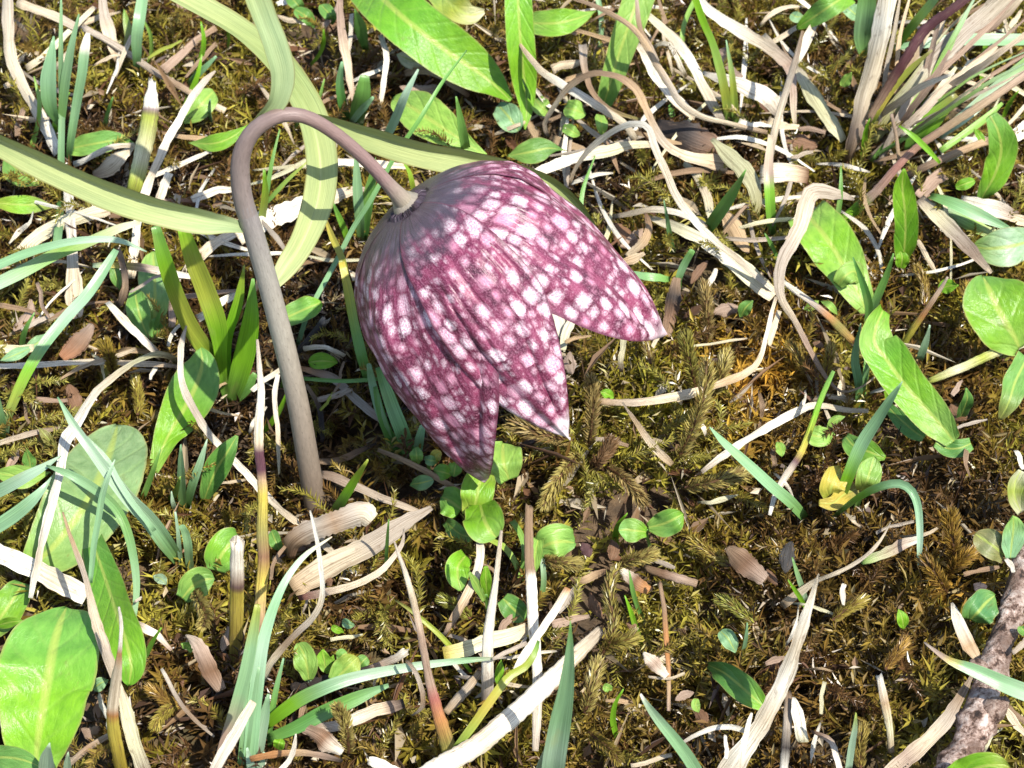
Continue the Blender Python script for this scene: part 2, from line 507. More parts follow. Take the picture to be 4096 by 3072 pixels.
# ------------------------------------------------------------------ ground sheet and moss carpet
def build_ground():
    fine = np.linspace(-0.19, 0.19, 150)
    far = 0.19 + np.geomspace(0.01, 8.0, 26)
    ax = np.concatenate([-far[::-1], fine, far])
    X, Y = np.meshgrid(ax, ax + 0.03, indexing='ij')
    n = len(ax)
    amp = np.clip(1.6 - np.hypot(X, Y - 0.03) * 2.2, 0, 1)
    Z = G(X, Y) * amp - 0.0075 + (rng.random((n, n)) - 0.5) * 0.0016
    V = np.stack([X, Y, Z], -1).reshape(-1, 3)
    i = np.arange(n * n).reshape(n, n)
    q = np.stack([i[:-1, :-1], i[1:, :-1], i[1:, 1:], i[:-1, 1:]], -1).reshape(-1, 4)
    o = link('ground', mesh_from('ground', V, q), M['soil'])
    o['kind'] = 'structure'
    return o
build_ground()

def vnoise(x, y, s, seed):
    """smooth value noise, for patches of moss colour and density"""
    g = np.random.default_rng(seed).random((64, 64))
    fx = x / s + 31.3; fy = y / s + 17.7
    ix = np.floor(fx).astype(int); iy = np.floor(fy).astype(int)
    u = fx - ix; v = fy - iy; u = u * u * (3 - 2 * u); v = v * v * (3 - 2 * v)
    a = g[ix % 64, iy % 64]; b = g[(ix + 1) % 64, iy % 64]; c = g[ix % 64, (iy + 1) % 64]; d = g[(ix + 1) % 64, (iy + 1) % 64]
    return (a * (1 - u) + b * u) * (1 - v) + (c * (1 - u) + d * u) * v

def leaflets(base, dirv, up, length, width, colr):
    """folded kite leaflets: base (n,3), direction, upper side; returns verts, tris, colours"""
    n = len(base)
    s = norm(np.cross(dirv, up)); nn = np.cross(s, dirv)
    L = length[:, None]; W = width[:, None]
    mid = base + dirv * L * 0.42
    tip = base + dirv * L - nn * L * 0.10
    V = np.stack([base, mid + s * W / 2 + nn * W * 0.22, tip, mid - s * W / 2 + nn * W * 0.22], 1).reshape(-1, 3)
    k = np.arange(n)[:, None] * 4
    T = np.concatenate([k + np.array([[0, 1, 2]]), k + np.array([[0, 2, 3]])], 1).reshape(-1, 3)
    C = np.repeat(colr, 4, axis=0)
    return V, T, C

def build_moss():
    nsh = 19000
    x = rng.uniform(-0.125, 0.125, nsh); y = rng.uniform(-0.105, 0.175, nsh)
    dens = vnoise(x, y, 0.011, 3) * 0.6 + vnoise(x, y, 0.028, 4) * 0.6
    keep = dens > 0.41 + 0.18 * (rng.random(nsh) - 0.5)
    bare = [(600, 560, 42), (585, 610, 40), (360, 455, 60), (640, 640, 30), (520, 120, 40), (700, 250, 50)]
    for bx, by, br in bare:
        c = P([bx], [by], [0.0])[0]; rr = br / 6600.0
        d = ((x - c[0]) / rr) ** 2 + ((y - c[1]) / (rr * 1.2)) ** 2
        keep &= ~((d < 1) & (rng.random(nsh) < 0.72))
    x = x[keep]; y = y[keep]; n = len(x)
    kinds = rng.random(n)
    hue = vnoise(x, y, 0.014, 5) * 0.7 + vnoise(x, y, 0.034, 6) * 0.5 + (rng.random(n) - 0.5) * 0.40 - 0.04
    pal = np.array([(0.045, 0.026, 0.012), (0.15, 0.080, 0.024), (0.21, 0.145, 0.024), (0.26, 0.215, 0.026), (0.35, 0.31, 0.05)])
    pos = np.array([0.22, 0.40, 0.52, 0.68, 0.88])
    tint = np.stack([np.interp(hue, pos, pal[:, k]) for k in range(3)], 1)
    och = [(745, 380, 46, (0.52, 0.29, 0.05)), (775, 350, 36, (0.50, 0.28, 0.04)), (950, 560, 46, (0.31, 0.185, 0.035)),
           (790, 455, 30, (0.26, 0.15, 0.03)), (860, 290, 40, (0.20, 0.12, 0.02)), (830, 270, 20, (0.40, 0.22, 0.02)),
           (945, 360, 40, (0.22, 0.12, 0.03)), (815, 690, 70, (0.15, 0.075, 0.02)), (620, 690, 60, (0.22, 0.16, 0.03)),
           (640, 375, 55, (0.25, 0.23, 0.02)), (870, 620, 60, (0.17, 0.115, 0.02))]
    for bx, by, br, cc in och:
        c = P([bx], [by], [0.0])[0]; rr = br / 6600.0
        w = np.exp(-(((x - c[0]) / rr) ** 2 + ((y - c[1]) / (rr * 1.25)) ** 2))[:, None] * 0.95
        tint = tint * (1 - w) + np.array(cc) * w * (0.8 + 0.5 * rng.random((n, 1)))
    g = G(x, y)
    top = g + rng.normal(-0.0012, 0.0016, n) + 0.004 * (vnoise(x, y, 0.009, 8) - 0.55)
    lean = rng.normal(0, 0.0035, (n, 2))
    base = np.stack([x, y, g - 0.008], 1)
    tipp = np.stack([x + lean[:, 0], y + lean[:, 1], top], 1)
    Vs, Ts, Cs = [], [], []; off = 0
    nl = 22
    for j in range(nl):
        t = 0.30 + 0.70 * (j + 0.5) / nl
        cpos = base + (tipp - base) * t + np.stack([lean[:, 0], lean[:, 1], np.zeros(n)], 1) * (t * t - t) * 0.8
        ang = j * 2.399 + rng.random(n) * 1.2
        axis = norm(tipp - base + np.stack([lean[:, 0], lean[:, 1], np.zeros(n)], 1) * (2 * t - 1))
        u = norm(np.cross(axis, np.array([0.3, 1, 0.2]))); w = np.cross(axis, u)
        rad = u * np.cos(ang)[:, None] + w * np.sin(ang)[:, None]
        op = (0.5 + 0.75 * (1 - t) + rng.random(n) * 0.5)[:, None]
        d = norm(axis * 0.75 + rad * op)
        L = (0.0015 + 0.0018 * rng.random(n)) * (1.15 - 0.35 * t) * np.where(kinds < 0.28, 0.75, 1.0) * np.where(kinds > 0.86, 1.5, 1)
        W = L * np.where(kinds > 0.86, 0.14, 0.20 + 0.10 * rng.random(n))
        shade = (0.55 + 0.9 * rng.random((n, 1)) ** 1.3) * (0.95 + 0.15 * t)
        c = tint * shade
        old = rng.random(n) < 0.18 + 0.25 * (1 - t)
        c[old] = c[old] * 0.45 + np.array([0.075, 0.040, 0.016])
        pale = rng.random(n) < 0.035
        c[pale] = np.array([0.34, 0.27, 0.13])
        V, T, C = leaflets(cpos, d, axis, L, W, c)
        Vs.append(V); Ts.append(T + off); Cs.append(C); off += len(V)
    # longer trailing shoots woven through the carpet
    ns, nk, nr = 1500, 26, 4
    x = rng.uniform(-0.12, 0.12, ns); y = rng.uniform(-0.10, 0.17, ns)
    keep = vnoise(x, y, 0.018, 41) > 0.36
    x = x[keep]; y = y[keep]; ns = len(x)
    az = rng.random(ns) * 6.283; ln = rng.uniform(0.004, 0.011, ns); rise = rng.uniform(0.0, 0.9, ns)
    hue = vnoise(x, y, 0.03, 42) + (rng.random(ns) - 0.5) * 0.5
    pal2 = np.array([(0.16, 0.085, 0.03), (0.27, 0.18, 0.04), (0.30, 0.26, 0.045), (0.36, 0.33, 0.07)])
    tint2 = np.stack([np.interp(hue, [0.2, 0.42, 0.6, 0.9], pal2[:, k]) for k in range(3)], 1)
    z0 = G(x, y) - 0.0035
    for j in range(nk):
        t = (j + 0.5) / nk
        hgt = ln * (rise * t * 1.1 + 0.35 * np.sin(t * 2.6))
        cpos = np.stack([x + np.cos(az + 0.7 * t) * ln * t, y + np.sin(az + 0.7 * t) * ln * t, z0 + hgt], 1)
        axis = norm(np.stack([np.cos(az + 1.1 * t), np.sin(az + 1.1 * t), rise * 1.1 + 0.9 * np.cos(t * 2.6)], 1))
        u = norm(np.cross(axis, np.array([0.3, 1, 0.2]))); w = np.cross(axis, u)
        for q in range(nr):
            ang = q * 6.283 / nr + j * 1.3 + rng.random(ns) * 0.8
            rad = u * np.cos(ang)[:, None] + w * np.sin(ang)[:, None]
            d = norm(axis * 0.85 + rad * (0.5 + 0.5 * rng.random(ns))[:, None])
            L = (0.0011 + 0.0010 * rng.random(ns)) * (1.2 - 0.6 * t)
            c = tint2 * (0.55 + 0.8 * rng.random((ns, 1)))
            old = rng.random(ns) < 0.30 * (1 - t) + 0.06
            c[old] = c[old] * 0.4 + np.array([0.09, 0.045, 0.02])
            V, T, C = leaflets(cpos, d, axis, L, L * 0.24, c)
            Vs.append(V); Ts.append(T + off); Cs.append(C); off += len(V)
    o = link('moss_carpet', mesh_from('moss_carpet', np.concatenate(Vs), tris=np.concatenate(Ts), colr=np.concatenate(Cs), smooth=False), M['moss'])
    o['kind'] = 'stuff'
    tag(o, 'olive and brown moss carpet covering the ground', 'moss')
build_moss()

def build_litter():
    """crumbs of dead leaf, needle-thin straw bits and stem fibres between the moss shoots"""
    n = 9000
    x = rng.uniform(-0.12, 0.12, n); y = rng.uniform(-0.10, 0.17, n)
    dens = vnoise(x, y, 0.02, 21)
    k = dens + 0.25 * (rng.random(n) - 0.5) + 0.22 * (y > 0.02) > 0.46
    x = x[k]; y = y[k]; n = len(x)
    a = rng.random(n) * 6.283
    d = norm(np.stack([np.cos(a), np.sin(a), rng.normal(0, 0.35, n)], 1))
    L = 0.0015 + 0.013 * rng.random(n) ** 3.0
    W = np.where(rng.random(n) < 0.6, 0.00025 + 0.0003 * rng.random(n), 0.0007 + 0.0010 * rng.random(n))
    W = np.minimum(W, L * 0.7)
    pal = np.array([(0.50, 0.40, 0.26), (0.30, 0.19, 0.10), (0.17, 0.085, 0.045), (0.62, 0.54, 0.40), (0.09, 0.05, 0.03), (0.27, 0.17, 0.10)])
    c = pal[rng.integers(0, len(pal), n)] * (0.6 + 0.6 * rng.random((n, 1)))
    z = G(x, y) - 0.0018 + rng.normal(0.0, 0.0014, n)
    b = np.stack([x, y, z], 1)
    V, T, C = leaflets(b, d, norm(np.stack([rng.normal(0, .5, n), rng.normal(0, .5, n), np.ones(n)], 1)), L, W, c)
    o = link('plant_litter', mesh_from('plant_litter', V, tris=T, colr=C, smooth=False), M['moss'])
    o['kind'] = 'stuff'
    tag(o, 'small brown and straw coloured plant crumbs scattered through the moss', 'plant litter')
build_litter()

# ------------------------------------------------------------------ the fritillary
S22 = 1024.0 / 2212.0
D_ = math.radians
def build_fritillary():
    b0 = P([317], [514], [-0.005])[0]
    y0 = b0[1]
    plant = root_at('fritillary_plant', b0)
    tag(plant, 'nodding purple chequered bell flower on a brown stem with strap leaves', 'flower')
    st = np.array([(317, 514), (308, 460), (296, 394), (273, 301), (253, 231), (243, 199), (240, 167), (245, 144), (259, 126), (282, 115),
                   (306, 117), (333, 132), (366, 160), (389, 185), (408, 206)], float)
    leng = np.r_[0, np.cumsum(np.linalg.norm(np.diff(st, axis=0), axis=1))]
    yy = y0 + 0.013 * leng / leng[-1]
    wd = np.array([23, 22.5, 22, 21.5, 21, 20.5, 19.5, 18, 16.5, 15.5, 14.5, 14, 14, 14.5, 18])
    a = catmull(np.column_stack([st, yy, wd]), 60)
    c = Q(a[:, 0], a[:, 1], a[:, 2])
    dist = (c - CAM) @ FWD
    rad = a[:, 3] / 2 / FPX * dist
    rad[-4:] *= np.array([1.0, 1.05, 1.15, 1.2])
    c[0, 2] -= 0.004
    k = 31
    lower = [(0, (0.17, 0.125, 0.09)), (0.3, (0.27, 0.22, 0.17)), (0.6, (0.34, 0.31, 0.25)), (0.8, (0.28, 0.26, 0.22)), (1, (0.20, 0.175, 0.165))]
    upper = [(0, (0.21, 0.175, 0.155)), (0.5, (0.20, 0.135, 0.115)), (0.85, (0.24, 0.155, 0.14)), (1.0, (0.30, 0.27, 0.19))]
    link('stem', tube('stem', c[:k + 2], rad[:k + 2] * 0.998, lower, 14, cap=False), M['stem'], plant)
    link('pedicel', tube('pedicel', c[k:], rad[k:], upper, 14, cap=False), M['stem'], plant)
    # brown withered streak on the stem
    i = np.arange(12, 24)
    sc = c[i] + TOCAM * rad[i][:, None] * 0.93 + RGT * rad[i][:, None] * 0.25
    link('stem_scar', ribbon('stem_scar', sc, rad[i] * np.interp(np.linspace(0, 1, 12), [0, .2, .8, 1], [0.2, 1.0, .9, .15]), [(0.20, 0.12, 0.05), (0.34, 0.26, 0.12), (0.13, 0.075, 0.035)],
         nv=5, cup=-0.5, ragged=0.2), M['straw'], plant)

    # strap leaves: pixels of the 2212 px wide view, depth offsets from the stem foot
    def strap(pts, cols, fold, twist, n0=None, wav=0.05, lip=None):
        p = np.array(pts, float)
        a = catmull(np.column_stack([p[:, 0] * S22, p[:, 1] * S22, p[:, 2] * 0.001 + y0, p[:, 3] * S22]), 48)
        cc = Q(a[:, 0], a[:, 1], a[:, 2])
        w = a[:, 3] / FPX * ((cc - CAM) @ FWD)
        tw = np.interp(np.linspace(0, 1, 48), np.linspace(0, 1, len(twist)), np.radians(twist))
        o = link('leaf', ribbon('leaf', cc, w, cols, nv=21, fold=fold, cup=0.0, thick=0.0003, twist=tw, wav=wav, wavn=1.5, n0=n0, ragged=0.015, lip=lip), M['frit'], plant)
        return o
    ga = (0.35, 0.41, 0.165); gb = (0.42, 0.48, 0.21); gc = (0.28, 0.35, 0.125); gd = (0.34, 0.43, 0.215)
    strap([(545, 497, 7, 14), (500, 485, 5.5, 36), (440, 474, 4, 66), (350, 453, 2, 74), (250, 420, 0, 80), (150, 378, -2, 76), (60, 335, -4, 74), (-30, 290, -6, 58), (-120, 240, -8, 50)],
          [gd, gb, gb, ga], 0.10, [4, 0, 0, -4], lip=(-1, 0.15, D_(66)))
    strap([(527, 300, 10, 16), (560, 262, 10, 28), (596, 222, 10, 46), (606, 165, 11, 62), (592, 105, 12, 66), (572, 50, 13, 62), (550, -10, 14, 62), (520, -80, 15, 52)],
          [gc, gd, gd, ga], 0.15, [0, 10, 5, -10], lip=(1, 0.35, D_(60)))
    strap([(586, 624, 7, 22), (618, 580, 10, 52), (655, 520, 14, 66), (684, 440, 19, 80), (692, 360, 24, 82), (676, 275, 29, 82), (640, 200, 34, 80), (585, 130, 39, 80), (510, 70, 43, 72),
           (420, 18, 46, 74), (330, -30, 49, 70)],
          [gb, gb, ga, gc, ga, gb], 0.15, [-20, -10, 0, 10, 10], lip=(1, 0.0, D_(58)))
    strap([(600, 250, 14, 20), (690, 258, 17, 32), (790, 292, 21, 64), (900, 326, 26, 70), (1010, 348, 31, 70), (1110, 368, 35, 50), (1190, 396, 38, 40), (1250, 446, 41, 30), (1298, 515, 43, 14)],
          [gc, ga, gb, ga, gc], 0.10, [0, 4, 0, 4], lip=(1, 0.15, D_(66)))

    # the bell: axis hangs to the right, down and a little away
    B = c[-1]
    ax = norm(RGT * 0.61 - UPV * 0.675 + FWD * 0.42)
    e1 = norm(RGT * 0.74 + UPV * 0.67 - ax * np.dot(RGT * 0.74 + UPV * 0.67, ax))
    e2 = norm(np.cross(e1, ax))
    if np.dot(e2, TOCAM) < 0: e2 = -e2
    px2m = np.dot(B - CAM, FWD) / FPX
    LEN = 246 * px2m; RAD = 128 * px2m
    rec_c = np.stack([B + ax * s for s in np.linspace(-0.0015, 0.010, 12)])
    rec_r = np.interp(np.linspace(0, 1, 12), [0, 0.08, 0.16, 0.24, 0.5, 1], [0.0013, 0.0019, 0.0026, 0.0030, 0.0016, 0.0009])
    flower = link('flower', tube('flower', rec_c, rec_r, [(0, (0.27, 0.24, 0.18)), (0.1, (0.22, 0.19, 0.15)), (0.22, (0.10, 0.08, 0.09)), (1, (0.20, 0.24, 0.10))], 20), M['stem'], plant)

    D = math.radians
    pu = np.array([0.0, 0.03, 0.07, 0.12, 0.18, 0.26, 0.36, 0.5, 0.65, 0.8, 0.92, 1.0])
    pr = np.array([0.10, 0.24, 0.40, 0.56, 0.72, 0.86, 0.95, 1.0, 1.02, 1.02, 1.00, 0.98])
    pz = np.array([0.0, 0.0, 0.018, 0.052, 0.105, 0.18, 0.28, 0.44, 0.61, 0.78, 0.905, 1.0])
    def tepal(scale, left, right, lscale, keel, seed, tip_in=0.0, white_tip=0.0, bend=0.0):
        nu, nv = 80, 65
        u = np.linspace(0, 1, nu); v = np.linspace(-1, 1, nv)
        U, V = np.meshgrid(u, v, indexing='ij')
        r = np.interp(U, pu, pr); z = np.interp(U, pu, pz)
        # smooth the profile
        ker = np.ones(5) / 5
        def edge(q):
            e = np.interp(np.linspace(0, 1, 201), [k[0] for k in q], [k[1] for k in q])
            pad = np.pad(e, 8, mode='edge'); e = np.convolve(pad, np.ones(17) / 17, 'valid')
            e[-9:] = np.linspace(e[-9], q[-1][1], 9)
            return np.radians(np.interp(u, np.linspace(0, 1, 201), e))[:, None]
        aL, aR = edge(left), edge(right)
        wdt = (aR - aL) / 2 + 0.012 * (1 - u[:, None])
        ang = (aL + aR) / 2 + V * wdt + D(6) * np.sin(U * 7 + seed) * (np.abs(V) > 2)
        c0 = float(((aL + aR) / 2)[20, 0])
        g = np.random.default_rng(seed)
        ph = g.random(6) * 6.28
        r = r * (scale + bend * np.sin(np.clip(U - 0.1, 0, 0.9) / 0.9 * math.pi * 0.62) ** 2 * 0.4) - 0.055 * V ** 2 * np.clip(U * 4, 0, 1) - tip_in * np.clip((U - 0.75) / 0.25, 0, 1) ** 2
        # lengthwise ribs and a keel, soft dents between the veins
        body = np.sin(np.clip(U, 0, 1) * math.pi) ** 0.7 * np.clip((U - 0.04) / 0.2, 0, 1)
        r = r + keel * body * np.exp(-(V / 0.16) ** 2) - keel * 0.8 * body * (np.exp(-((V - 0.36) / 0.13) ** 2) + np.exp(-((V + 0.36) / 0.13) ** 2))
        r = r + 0.020 * body * np.sin(V * 9 + ph[0] + 1.5 * np.sin(U * 5 + ph[1])) + 0.012 * np.sin(U * 19 + ph[2] + 2 * V) * np.sin(V * 6 + ph[3]) * body
        for k in range(7):                       # sharp lengthwise creases along the veins
            v0 = -0.78 + 0.26 * k + 0.08 * (g.random() - 0.5); ua = 0.10 + 0.25 * g.random(); ub = 0.6 + 0.38 * g.random()
            on = np.clip((U - ua) / 0.12, 0, 1) * np.clip((ub - U) / 0.12, 0, 1)
            r = r - (0.010 + 0.022 * g.random()) * on * np.exp(-((V - v0 - 0.03 * np.sin(U * 6 + k)) / 0.035) ** 2)
        r = r + 0.03 * np.sin(U * 9 + ph[4]) * np.clip(np.abs(V) - 0.6, 0, 1) * np.clip((U - 0.3) * 2, 0, 1) * np.sign(V)
        pos = B + ax * (z * LEN * lscale)[..., None] + (e1 * np.sin(ang)[..., None] + e2 * np.cos(ang)[..., None]) * (r * RAD)[..., None]
        # outward normals for the thickness
        du = np.gradient(pos, axis=0); dv = np.gradient(pos, axis=1)
        nn = norm(np.cross(du, dv)); rad_dir = e1 * np.sin(ang)[..., None] + e2 * np.cos(ang)[..., None]
        sg = np.sign((nn * rad_dir).sum(-1, keepdims=True)); nn = nn * np.where(sg == 0, 1, sg)
        nn[np.isnan(nn)] = 0
        th = 0.00045 * (1 - np.abs(V) ** 6) * (1 - np.clip((U - 0.9) / 0.1, 0, 1) ** 2)
        inner = pos - nn * th[..., None]
        Vt = np.concatenate([pos.reshape(-1, 3), inner.reshape(-1, 3)])
        i = np.arange(nu * nv).reshape(nu, nv)
        q = np.stack([i[:-1, :-1], i[1:, :-1], i[1:, 1:], i[:-1, 1:]], -1).reshape(-1, 4)
        fn = np.cross(Vt[i[31, 32]] - Vt[i[30, 32]], Vt[i[30, 33]] - Vt[i[30, 32]])
        if np.dot(fn, rad_dir[30, 32]) < 0: q = q[:, ::-1]
        q2 = (q + nu * nv)[:, ::-1]
        along = np.r_[0, np.cumsum(np.linalg.norm(np.diff(pos[:, nv // 2], axis=0), axis=1))] * 100
        uvw = np.stack([np.broadcast_to(along[:, None] + seed * 10, (nu, nv)), (ang - c0) * np.maximum(r, 0.45) * RAD * 100 + seed * 3.7], -1).reshape(-1, 2)
        cc = np.stack([U, np.full_like(U, white_tip), np.abs(V)], -1).reshape(-1, 3)
        return mesh_from('tepal', Vt, np.concatenate([q, q2]), uv=np.concatenate([uvw, uvw]), colr=np.concatenate([cc, cc]))
    # outer (over) and inner (under) tepals
    def sym(phi):
        q = ((0, 34), (.45, 36), (.65, 32), (.8, 24), (.92, 12), (1, 0))
        return tuple((a, phi - b) for a, b in q), tuple((a, phi + b) for a, b in q)
    specs = [(1.06, ((0, -33), (.1, -32), (.25, -28), (.5, -31), (.72, -30.5), (.87, -25), (.95, -21), (1, -16)),
                     ((0, 28), (.1, 27), (.25, 22), (.5, 19), (.65, 10), (.8, 0), (.9, -7), (.96, -12), (1, -17)), 1.03, 0.012, 1, 0.02, 1.0, 0.0),
             (0.985, ((0, 0), (.45, 4), (.56, 15), (.64, 19), (.75, 26), (.87, 36), (.95, 47), (1, 59)),
                     ((0, 100), (.55, 99), (.7, 93), (.87, 80), (.95, 70), (1, 59)), 1.09, 0.016, 2, 0.0, 0.5, 0.14),
             (0.99, ((0, -118), (.6, -117), (.75, -111), (.9, -97), (.96, -88), (1, -78)),
                     ((0, -8), (.5, -12), (.66, -27), (.77, -40), (.87, -52), (.94, -63), (1, -78)), 1.11, 0.045, 3, 0.0, 0.15, 0.28),
             (1.0, *sym(107), 1.0, 0.03, 4, 0.05, 0.2, 0.0),
             (0.955, *sym(167), 0.98, 0.03, 5, 0.03, 0.2, 0.0),
             (1.0, *sym(-133), 1.00, 0.03, 6, 0.03, 0.2, 0.0)]
    for s in specs:
        link('tepal', tepal(*s), M['tepal'], flower)
    # pistil and stamens hidden in the bell
    for k in range(6):
        an = k * math.pi / 3
        d = e1 * math.sin(an) + e2 * math.cos(an)
        p = np.stack([B + ax * s + d * (0.0016 + 0.05 * s) for s in np.linspace(0.006, 0.022, 8)])
        link('stamen', tube('stamen', p, np.interp(np.linspace(0, 1, 8), [0, 0.6, 0.7, 1], [0.0003, 0.0003, 0.0009, 0.0007]), [(0.5, 0.5, 0.3), (0.6, 0.45, 0.08)], 6), M['stalk'], flower)
    return plant
build_fritillary()

# ------------------------------------------------------------------ blades, straws, stalks and leaves lying and growing in the moss
REG = {c: (k % 4, k // 4) for k, c in enumerate('ABCDEFGHIJKL')}
ZF = 1024.0 / 1659.0 / 4.0
def zpx(reg, pts):
    i, j = REG[reg]
    a = np.array([[float(q) for q in p.split(',')] for p in pts.split()])
    return np.column_stack([i * 256 + a[:, 0] * ZF, j * 256 + a[:, 1] * ZF])

ST = (.64, .53, .37); SW = (.80, .74, .61); SB = (.30, .20, .12); SG = (.43, .36, .28); SP = (.37, .265, .195); PU = (.11, .045, .06)
RU = (.40, .16, .05); GB = (.25, .43, .21); GP = (.38, .52, .34); GD = (.09, .24, .05); GY = (.33, .38, .05); GR = (.19, .41, .02); LG = (.28, .47, .09)
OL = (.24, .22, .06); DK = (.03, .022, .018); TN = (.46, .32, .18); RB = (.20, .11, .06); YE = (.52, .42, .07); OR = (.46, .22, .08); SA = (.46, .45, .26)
CR = (.66, .62, .40); GM = (.16, .34, .07)

def spread(v, n):
    v = np.atleast_1d(np.asarray(v, float))
    return np.interp(np.linspace(0, 1, n), np.linspace(0, 1, len(v)), v)

def jit(cols):
    k = random.uniform(0.88, 1.12); w = random.uniform(-0.03, 0.03)
    f = lambda c: (max(0.005, c[0] * (k + w)), max(0.005, c[1] * k), max(0.005, c[2] * (k - w)))
    if isinstance(cols[0], float): return [f(cols)]
    if len(cols[0]) == 3: return [f(c) for c in cols]
    return [(p, f(c)) for p, c in cols]

def prof(n, kind):
    t = np.linspace(0, 1, n)
    if kind == '': return np.ones(n)
    if kind == 'a': return np.interp(t, [0, .06, .18, .4, 1], [.10, .32, .62, .92, 1])
    if kind == 'b': return prof(n, 'a')[::-1]
    if kind == 'ab': return np.minimum(prof(n, 'a'), prof(n, 'b'))
    if kind == 'ra': return np.interp(t, [0, .03, .08, .14, 1], [.45, .7, .92, 1, 1])
    if kind == 'rr': return np.interp(t, [0, .012, .03, .06, .1, .15, .21, .28, 1], [.05, .26, .43, .61, .76, .87, .95, 1, 1])
    if kind == 'ov': return np.clip(np.sin(np.pi * np.clip(t, 0.004, 0.985) ** 0.80), 0, 1) ** 0.62 * np.interp(t, [0, .7, 1], [1, 1, .75])
    if kind == 'ro': return np.clip(np.sin(np.pi * np.clip(t, 0.006, 0.99)), 0, 1) ** 0.5
    if kind == 'la': return np.clip(np.sin(np.pi * np.clip(t, 0.01, 0.97) ** 1.05), 0, 1) ** 0.9
    if kind == 'sp': return np.interp(t, [0, .02, .06, .13, .25, .38, .55, .75, 1], [.12, .42, .66, .86, .99, 1, .82, .45, .20])
    if kind == 'lp': return np.interp(t, [0, .1, .25, .45, .65, .85, 1], [.05, .34, .68, .96, 1, .9, .7])
    raise ValueError(kind)

def shape(reg, kind, pts, w, h, cols, tip='', name='blade', tw=None, fold=None, **kw):
    """returns mesh and its foot point (lowest end)"""
    a = zpx(reg, pts)
    m = len(a)
    hh = spread(h, m) * 0.001
    ww = spread(w, m) * ZF
    length = np.linalg.norm(np.diff(a, axis=0), axis=1).sum()
    leaf = kind in 'LD'
    if leaf and tip == 'ra': tip = 'rr'
    n = int(np.clip(length / 7, 10, 44))
    if leaf: n = int(np.clip(length / 2.5, 26, 64))
    if kind == 'T': n = int(np.clip(length / 3, 16, 90))
    if tip in ('ov', 'ro', 'sp'):     # closer rings near the ends
        n += 6
    c4 = catmull(np.column_stack([a, hh, ww]), n)
    if kind in 'SG' and n > 6:      # small natural kinks and changes of width
        k = np.arange(n); amp = 0.9 if kind == 'S' else 0.35
        kn = np.interp(k, np.linspace(0, n - 1, max(4, n // 4)), rng.normal(0, amp, max(4, n // 4)))
        kn2 = np.interp(k, np.linspace(0, n - 1, max(4, n // 4)), rng.normal(0, amp, max(4, n // 4)))
        c4[:, 0] += kn; c4[:, 1] += kn2
        if kind == 'S': c4[:, 3] *= 1 + np.interp(k, np.linspace(0, n - 1, max(4, n // 3)), rng.normal(0, 0.10, max(4, n // 3)))
    c = P(c4[:, 0], c4[:, 1], c4[:, 2])
    wid = np.maximum(c4[:, 3], 1.2) / FPX * ((c - CAM) @ FWD)
    wid = wid * prof(n, tip) * (0.88 if kind == 'S' else 1.0)
    cols = jit(cols)
    if kind == 'T':
        return tube(name, c, wid / 2, cols, 11, bump=kw.get('bump', 0.14), torn=0.9 if ww[0] > 4 else 0.0, flat=0.62), c
    if tw is None:
        tw = (random.uniform(-28, 28), random.uniform(-28, 28)) if not leaf else (random.uniform(-10, 10), random.uniform(-10, 10))
    twist = np.radians(spread(tw, n))
    if kind == 'S':
        nat = np.cumsum(rng.normal(0, 0.02, n))[:, None]          # slight natural kinks
        c = c + UPV * (nat - nat.mean()) * 0.0006
        return ribbon(name, c, wid, cols, nv=7, fold=random.uniform(-.25, .3) if fold is None else fold, cup=random.uniform(-.25, .2), thick=0.00018, twist=twist, wav=0.10, wavn=random.uniform(2, 5), ragged=0.12), c
    if kind == 'G':
        return ribbon(name, c, wid, cols, nv=7, fold=random.uniform(.15, .38) if fold is None else fold, cup=0, thick=0.0002, twist=twist, wav=0.02), c
    if kind == 'L':
        return ribbon(name, c, wid, cols, nv=15, fold=0.10 if fold is None else fold, cup=kw.get('cup', 0.10), thick=0.0003, twist=twist, wav=kw.get('wav', 0.09), wavn=kw.get('wavn', 2.2), ragged=0.008), c
    if kind == 'D':
        return ribbon(name, c, wid, cols, nv=9, fold=0.1, cup=kw.get('cup', -0.4), thick=0.0003, twist=twist, wav=0.16, wavn=1.7, ragged=0.12), c

KIND = {'S': ('dry_straw', 'straw', 'straw'), 'G': ('grass_plant', 'grass', 'grass'), 'T': ('dry_stalk', 'stalk', 'stalk'),
        'L': ('green_leaf', 'leaf', 'leaf'), 'D': ('dead_leaf', 'dead leaf', 'straw')}
def I(reg, kind, label, pts, w, h, cols, tip='', name=None, cat=None, group=None, mat=None, **kw):
    nm, ct, mt = KIND[kind]
    nm = name or nm; ct = cat or ct
    me, c = shape(reg, kind, pts, w, h, cols, tip, nm, **kw)
    foot = c[np.argmin(c[:, 2])]
    me.transform(__import__('mathutils').Matrix.Translation(Vector(-foot)))
    o = link(nm, me, M[mat or mt]); o.location = foot
    tag(o, label, ct, group)
    return o

def TUFT(label, name, cat, blades, group=None, part='blade'):
    """one rooted plant; blades: (reg, kind, pts, w, h, cols, tip[, opts])"""
    made = []
    for b in blades:
        opts = b[7] if len(b) > 7 else {}
        me, c = shape(*b[:7], name=opts.pop('part', part), **opts)
        made.append((me, c, KIND[b[1]][2]))
    foot = min((c[np.argmin(c[:, 2])] for _, c, _ in made), key=lambda q: q[2])
    r = root_at(name, foot)
    for me, c, mt in made:
        link(me.name.split('.')[0], me, M[mt], r)
    tag(r, label, cat, group)
    return r

